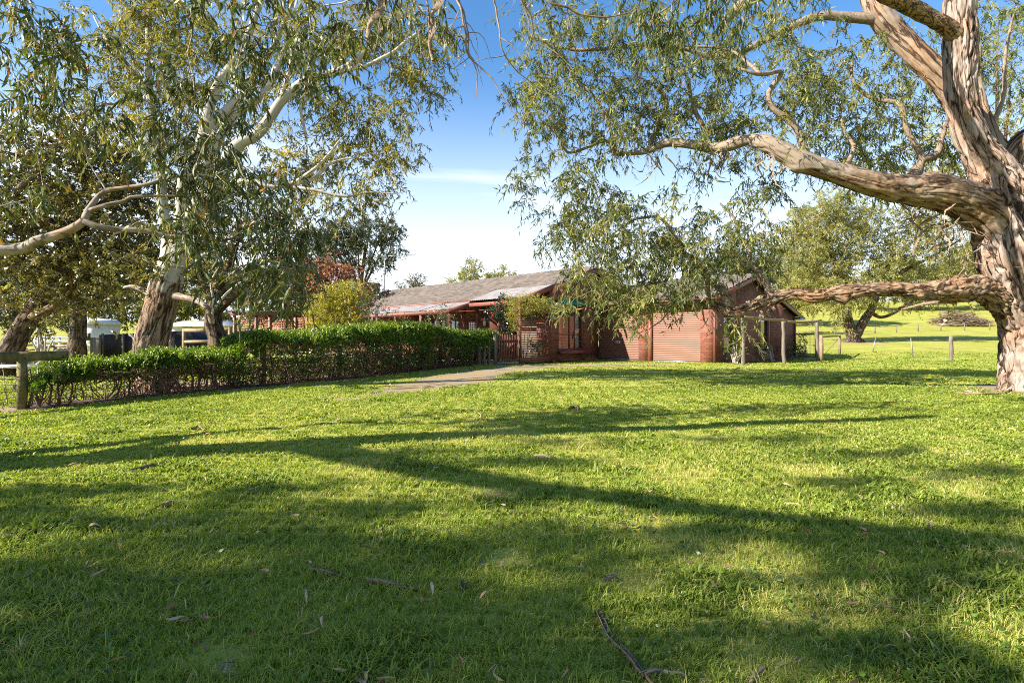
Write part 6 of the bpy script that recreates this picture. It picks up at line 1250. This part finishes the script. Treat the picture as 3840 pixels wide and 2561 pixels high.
bgtree('pink_tipped_tree', 'dense tree with salmon pink new leaves rising behind the yellow shrub', 1230, 40, [(735, 610, 30, 14, 1.3), (765, 612, 30, 12, 1.3), (790, 630, 24, 12, 1.3), (805, 625, 14, 12, 1.2), (720, 630, 30, 18, 1.2), (755, 640, 40, 18, 1.2), (800, 645, 20, 12, 1.1), (690, 620, 30, 20, 1), (740, 665, 40, 20, .9), (700, 660, 30, 25, .9)], L_pink, cov=1.6, L=0.16, W=0.07, tr=0.25, dZ=1.5, tl=0.35)
for i, (lab, sx, Z, bl, lf) in enumerate([
 ('shaded background tree behind the far left paddock, nearest the picture edge', 60, 60, [(-20, 640, 70, 60, 1), (60, 650, 60, 50, 1), (30, 700, 70, 30, 1), (120, 660, 50, 50, 1), (-40, 710, 50, 30, 1), (40, 735, 70, 20, 1), (130, 735, 50, 18, 1)], L_dark),
 ('broad background tree filling the gap above the white shed roof', 700, 70, [(360, 640, 60, 50, 1), (430, 620, 60, 60, 1), (500, 640, 60, 50, 1), (400, 690, 70, 25, 1), (480, 695, 60, 22, 1), (300, 660, 50, 40, 1), (340, 725, 60, 16, 1), (450, 728, 60, 14, 1), (400, 700, 80, 30, 1)], L_far),
 ('grey-green background tree behind the black shelter and pergola', 900, 75, [(560, 660, 60, 40, 1), (620, 640, 60, 50, 1), (680, 660, 60, 40, 1), (600, 700, 60, 22, 1), (680, 700, 50, 22, 1), (730, 690, 40, 30, 1), (780, 690, 40, 30, .8), (560, 728, 60, 14, 1), (660, 728, 60, 16, 1), (760, 725, 50, 16, 1)], L_far),
 ('pale olive background tree rising at the left behind the broad-leaved tree', 330, 68, [(180, 640, 60, 50, 1), (240, 620, 60, 60, 1), (170, 690, 50, 25, 1), (250, 690, 60, 28, 1), (300, 600, 60, 50, .8), (190, 730, 50, 16, .7), (270, 728, 50, 18, .8)], L_far)]):
    bgtree('background_tree', lab, sx, Z, bl, lf, cov=1.3, L=0.45, W=0.14, dZ=4, group='background trees beyond the paddock', nlf=12)
# tops above the ridge
bgtree('ridge_gum', 'bushy gum crown showing above the roof ridge, the tallest of three', 1760, 110, [(1082, 602, 10, 8, 1.2), (1068, 622, 14, 8, 1.4), (1090, 618, 12, 7, 1.2), (1078, 635, 24, 9, 1.3), (1100, 612, 9, 5, 1), (1092, 600, 4, 3, 1), (1060, 640, 14, 6, 1)], L_far, cov=1.3, L=0.4, W=0.14, tr=0.3, group='gum crowns above the roof ridge', dZ=2.5, nlf=9)
bgtree('ridge_gum', 'flat-topped gum crown above the roof ridge, rightmost of three', 1860, 115, [(1128, 632, 22, 6, 1.3), (1155, 617, 11, 6, 1.3), (1145, 630, 16, 6, 1.1), (1172, 627, 10, 4, 1), (1178, 632, 6, 3, 1), (1115, 636, 12, 5, 1)], L_far, cov=1.3, L=0.4, W=0.14, tr=0.3, group='gum crowns above the roof ridge', dZ=2.5, nlf=9)
bgtree('ridge_gum', 'small round gum crown above the roof ridge, leftmost of three', 1690, 100, [(1038, 641, 11, 6, 1.4), (1032, 645, 10, 4, 1.2)], L_far, cov=0.8, L=0.35, W=0.12, tr=0.2, group='gum crowns above the roof ridge', dZ=1.5, nlf=9)
bgtree('half_dead_tree', 'half-dead tree with bare grey twigs poking over the low end of the roof', 1560, 85, [(955, 636, 9, 6, 1), (968, 634, 6, 4, .8), (940, 655, 20, 6, 1.2), (960, 652, 14, 5, 1), (915, 657, 12, 4, 1)], L_dark, cov=0.7, L=0.3, W=0.1, tr=0.2, dZ=1.5, nlf=9, wood=M_deadg)
mb = MB(); c0 = Q(1558, 1075, 85)
for i in range(26):
    p = c0+np.array([rng.normal(0, 0.5), 0, 0]); d = unit(np.array([rng.normal(0, .6), 0.1*rng.normal(), 1])); pts = [p]
    for k in range(6): d = unit(d+rng.normal(size=3)*0.3); p = p+d*0.45; pts.append(p)
    mb.tube(pts, np.linspace(0.07, 0.015, 7), 4, cap=False)
mb.build('dead_twigs', M_deadg, bpy.data.objects['half_dead_tree'])
# right background: forked tree
Ze = field_z(3195, 1283, 34, 80)
def E_(sx, sy, dz=0): return Q(sx, sy, Ze+dz)
bige = [dict(p=[E_(3200, 1292), E_(3200, 1270), E_(3188, 1230), E_(3178, 1190), E_(3172, 1140), E_(3160, 1060), E_(3120, 960), E_(3080, 860)], r=[1.0, 0.62, 0.44, 0.42, 0.38, 0.28, 0.2, 0.1], sides=40, step=0.12, k=dict(amp=0.09, freq=4, flare=0.4)),
 dict(p=[E_(3200, 1278), E_(3222, 1235), E_(3245, 1195), E_(3268, 1160), E_(3290, 1100), E_(3330, 1000), E_(3360, 900)], r=[0.45, 0.4, 0.36, 0.34, 0.26, 0.18, 0.1], sides=32, step=0.12, k=dict(amp=0.09, freq=4)),
 dict(p=[E_(3262, 1168), E_(3300, 1190), E_(3350, 1175), E_(3400, 1140), E_(3440, 1125), E_(3500, 1110)], r=[0.16, 0.14, 0.13, 0.12, 0.09, 0.04], sides=16, step=0.15, k=dict(amp=0.06)),
 dict(p=[E_(3172, 1140), E_(3110, 1060), E_(3060, 1000), E_(3000, 950)], r=[0.25, 0.2, 0.14, 0.06], sides=16, step=0.2, k=dict(amp=0.06)),
 dict(p=[E_(3300, 1080), E_(3400, 1010), E_(3500, 960), E_(3600, 900)], r=[0.22, 0.18, 0.12, 0.06], sides=16, step=0.2, k=dict(amp=0.06))]
ble = [(1890, 465, 45, 25, 1.1), (1860, 490, 40, 25, 1.1), (1940, 460, 40, 25, 1), (1830, 520, 35, 25, 1), (1880, 520, 60, 30, 1.1), (1940, 510, 60, 30, 1.1), (2000, 500, 55, 30, 1), (2060, 520, 50, 30, 1), (2110, 540, 50, 30, .9), (2170, 520, 50, 40, .8), (1850, 560, 60, 30, 1.1), (1920, 560, 60, 30, 1.1), (1990, 560, 60, 30, 1), (2060, 580, 60, 30, .8), (2130, 600, 60, 30, .7), (2200, 590, 50, 40, .8), (1840, 610, 60, 30, 1.1), (1910, 610, 60, 30, 1.1), (1980, 610, 60, 30, .9), (1860, 650, 60, 25, 1.1), (1930, 660, 60, 28, 1.1), (2000, 650, 50, 25, .8), (2080, 650, 60, 25, .6), (2170, 660, 50, 25, .7), (1900, 690, 60, 18, 1.1), (1960, 690, 50, 16, .9), (1905, 715, 25, 14, 1), (1870, 700, 25, 14, 1), (2125, 695, 35, 14, .9), (2200, 690, 30, 12, .8), (1905, 745, 12, 10, .8), (2010, 700, 30, 10, .7)]
bgtree('forked_gum_tree', 'spreading olive gum with a forked trunk in a bare mound on the right-hand lawn', 3195, Ze, ble, L_far, cov=0.95, L=0.34, W=0.06, fork=bige, dZ=3, nlf=15, ntw=5, tl=0.6)
for i, (lab, sx, Z, bl) in enumerate([
 ('bushy pale green tree filling the gap between the garage gable and the forked gum', 2960, 78, [(1790, 610, 40, 22, 1), (1820, 580, 40, 22, 1), (1790, 650, 50, 25, 1), (1840, 640, 50, 30, 1), (1860, 600, 40, 30, 1), (1800, 690, 50, 22, 1), (1860, 690, 50, 25, 1), (1900, 660, 50, 40, 1)]),
 ('slope tree seen between the forked gum and the big rough trunk, low on the hill', 3450, 105, [(2050, 620, 60, 30, 1), (2110, 640, 60, 30, 1), (2060, 670, 60, 22, 1), (2130, 680, 60, 18, 1), (2180, 650, 50, 30, 1), (1990, 670, 50, 22, 1)]),
 ('slope tree standing behind the big rough trunk at the right picture edge', 3760, 110, [(2220, 600, 60, 40, 1), (2280, 580, 60, 50, 1), (2340, 600, 50, 50, 1), (2230, 660, 60, 26, 1), (2300, 660, 60, 30, 1), (2300, 520, 50, 40, 1), (2340, 480, 40, 60, 1)]),
 ('dark tree behind the roof of the garage wing, seen through the hanging limb', 2700, 62, [(1700, 600, 50, 30, 1), (1650, 620, 40, 30, 1), (1750, 620, 40, 30, 1), (1720, 650, 50, 25, 1), (1600, 650, 40, 25, 1)])]):
    bgtree('slope_tree', lab, sx, Z, bl, L_far if i < 3 else L_dark, cov=1.6, L=0.45, W=0.12, dZ=4, group='trees on the hill slope', nlf=13)
bgtree('tall_slope_gum', 'tall airy gum behind the big trunk, its grey-green crown reaching the top right', 3890, 30, [(2150, 300, 60, 50, .6), (2150, 380, 50, 50, .8), (2100, 450, 50, 35, .8), (2170, 440, 50, 40, .9), (2290, 120, 50, 50, .6), (2320, 200, 45, 50, .8), (2300, 290, 50, 50, .9), (2330, 360, 40, 40, .9), (2180, 150, 50, 60, .5), (2250, 60, 50, 40, .5), (2050, 400, 50, 35, .8), (1990, 420, 40, 25, .6)], L_far, cov=0.55, L=0.24, W=0.05, tr=0.35, dZ=2, nlf=14, tl=0.45)

# ------------------------------------------------------------------ litter on the lawn
def bark_piece(name, pts, w, mat, label, cat='bark strip', group='fallen bark and sticks on the lawn', flat=True, hh=0.012):
    P3 = [G(a, b)+UP*(hh+0.01*math.sin(i*2.1)) for i, (a, b) in enumerate(pts)]; mb = MB()
    p, _ = spline(P3, [1]*len(P3), 0.03); n = len(p); f = np.linspace(0, 1, n)
    if flat:
        t = np.gradient(p, axis=0); t = unit(t); sd = unit(np.cross(t, UP)); ww = 0.6*w*(0.35+0.65*np.sin(math.pi*np.clip(f*0.95+0.05, 0, 1))**0.6)*(1+0.25*fbm(p*20, 2))
        prof = [(-1, 0.012), (-0.55, -0.002), (0, -0.008), (0.5, 0.0), (1, 0.016)]
        V = np.stack([p+sd*(a*ww)[:, None]+UP*h*(0.6+w*12) for a, h in prof]+[p+sd*(a*ww)[:, None]+UP*(h*(1+w*25)-0.004) for a, h in prof], 1).reshape(-1, 3)
        F_ = []
        for i in range(n-1):
            for j in range(4): F_.append([i*10+j, i*10+j+1, i*10+11+j, i*10+10+j]); F_.append([i*10+5+j+1, i*10+5+j, i*10+15+j, i*10+16+j])
            F_.append([i*10, i*10+10, i*10+15, i*10+5]); F_.append([i*10+4, i*10+9, i*10+19, i*10+14])
        mb.addnp(V, np.array(F_))
    else: mb.tube(p+0.004*rng.normal(size=p.shape), w*(1-0.6*f), 6, 0.1)
    o = mb.build(name, mat, None, True); tag(o, label, cat, group)
    o2 = o; return o2
bark_piece('fallen_bark', [(2240, 2296), (2262, 2350), (2292, 2395), (2340, 2450), (2375, 2500), (2420, 2550)], 0.022, M_deadw, 'long split brown bark strip lying in the nearest grass, largest of all')
bark_piece('fallen_bark', [(2410, 2545), (2450, 2535), (2490, 2520)], 0.016, M_deadg, 'short grey bark strip touching the end of the longest strip at the bottom edge')
bark_piece('fallen_stick', [(2480, 2528), (2550, 2540), (2610, 2538), (2670, 2555)], 0.008, M_deadg, 'thin grey stick running right from the foot of the longest bark strip', 'stick', flat=False)
bark_piece('fallen_stick', [(2810, 2555), (2850, 2515), (2900, 2498), (2960, 2490), (3010, 2486)], 0.009, M_deadw, 'curving dark stick near the bottom edge, right of the longest strip', 'stick', flat=False)
bark_piece('fallen_bark', [(1160, 2153), (1220, 2166), (1290, 2180), (1310, 2195)], 0.016, M_deadw, 'pale brown bark strip beside wispy grass tufts, left of centre')
bark_piece('fallen_bark', [(1375, 2196), (1450, 2212), (1530, 2222), (1580, 2222)], 0.02, M_deadw, 'dark brown bark strip in the shaded grass just left of centre')
bark_piece('fallen_stick', [(1420, 2008), (1440, 2040), (1462, 2060), (1470, 2085)], 0.012, M_deadg, 'short grey forked stick pointing at the camera in mid lawn', 'stick', flat=False)
bark_piece('fallen_bark', [(485, 1770), (540, 1760), (585, 1745), (628, 1740)], 0.025, M_deadg, 'dark curved bark piece in the sunny band at the left')
bark_piece('fallen_bark', [(1733, 2190), (1735, 2240)], 0.018, M_deadg, 'stubby grey bark chip standing in shaded grass near the bare patch')
bark_piece('fallen_bark', [(2270, 2186), (2300, 2172), (2318, 2168)], 0.022, M_deadg, 'small dark grey bark chip on the yellow mossy patch')
bark_piece('fallen_bark', [(2003, 1714), (2040, 1716), (2066, 1721)], 0.03, M_palew, 'pale bark flake lying in mid lawn shade, straight ahead')
bark_piece('fallen_stick', [(1545, 1818), (1580, 1802), (1622, 1790)], 0.01, M_deadw, 'thin brown stick in the lawn, left of the pale bark flake', 'stick', flat=False)
bark_piece('fallen_bark', [(720, 1618), (745, 1612), (768, 1620)], 0.035, M_deadw, 'small brown chunk at the shade edge below the hedge')
bark_piece('fallen_bark', [(610, 1910), (640, 1900), (680, 1898)], 0.03, M_deadw, 'dark curled bark chunk in left mid lawn')
bark_piece('fallen_stick', [(2750, 1388), (2775, 1382), (2800, 1392)], 0.02, M_deadw, 'little pale stick on the lawn in front of the tall post frame', 'stick', flat=False)
bark_piece('fallen_stick', [(3060, 1380), (3080, 1392), (3110, 1398)], 0.015, M_palew, 'thin pale stick on the lawn right of the tall post frame', 'stick', flat=False)
bark_piece('fallen_bark', [(3590, 1480), (3680, 1486), (3760, 1478), (3790, 1462)], 0.05, M_deadw, 'pale bark slab leaning out from the foot of the big trunk')
bark_piece('fallen_bark', [(3610, 1470), (3650, 1476), (3700, 1482)], 0.03, M_palew, 'second small pale bark slab beside the foot of the big trunk')
bark_piece('fallen_bark', [(2135, 1528), (2155, 1522), (2170, 1532)], 0.05, M_deadg, 'twisted grey bark piece alone in the sunny centre lawn')
bark_piece('fallen_stick', [(2945, 1890), (2990, 1893), (3035, 1905)], 0.012, M_palew, 'pale thin stick in the right middle lawn shade', 'stick', flat=False)
# dead leaves: nobody could count them
n = 800; y = 1.8+rng.random(n)**1.5*26; x = rng.uniform(-1, 1, n)*y*0.98; near = rng.random(n) < 0.25; x = np.where(near, 10.8+rng.normal(0, 1.2, n), x); y = np.where(near, 11.9+rng.normal(0, 0.7, n), y)
a = rng.random(n)*2*math.pi; d = unit(np.stack([np.cos(a), np.sin(a), rng.normal(0.05, 0.15, n)], -1))
k = bare(x, y) < 0.97
leafobj('fallen_leaves', np.stack([x, y, ground_z(x, y)+0.03+0.015*rng.random(n)], -1)[k], d[k], (0.045+0.05*rng.random(n))[k], (0.009+0.009*rng.random(n))[k], rng.random(n)[k], L_litter, None, 2, 0.25); tag(bpy.data.objects['fallen_leaves'], kind='stuff')
build_grass()
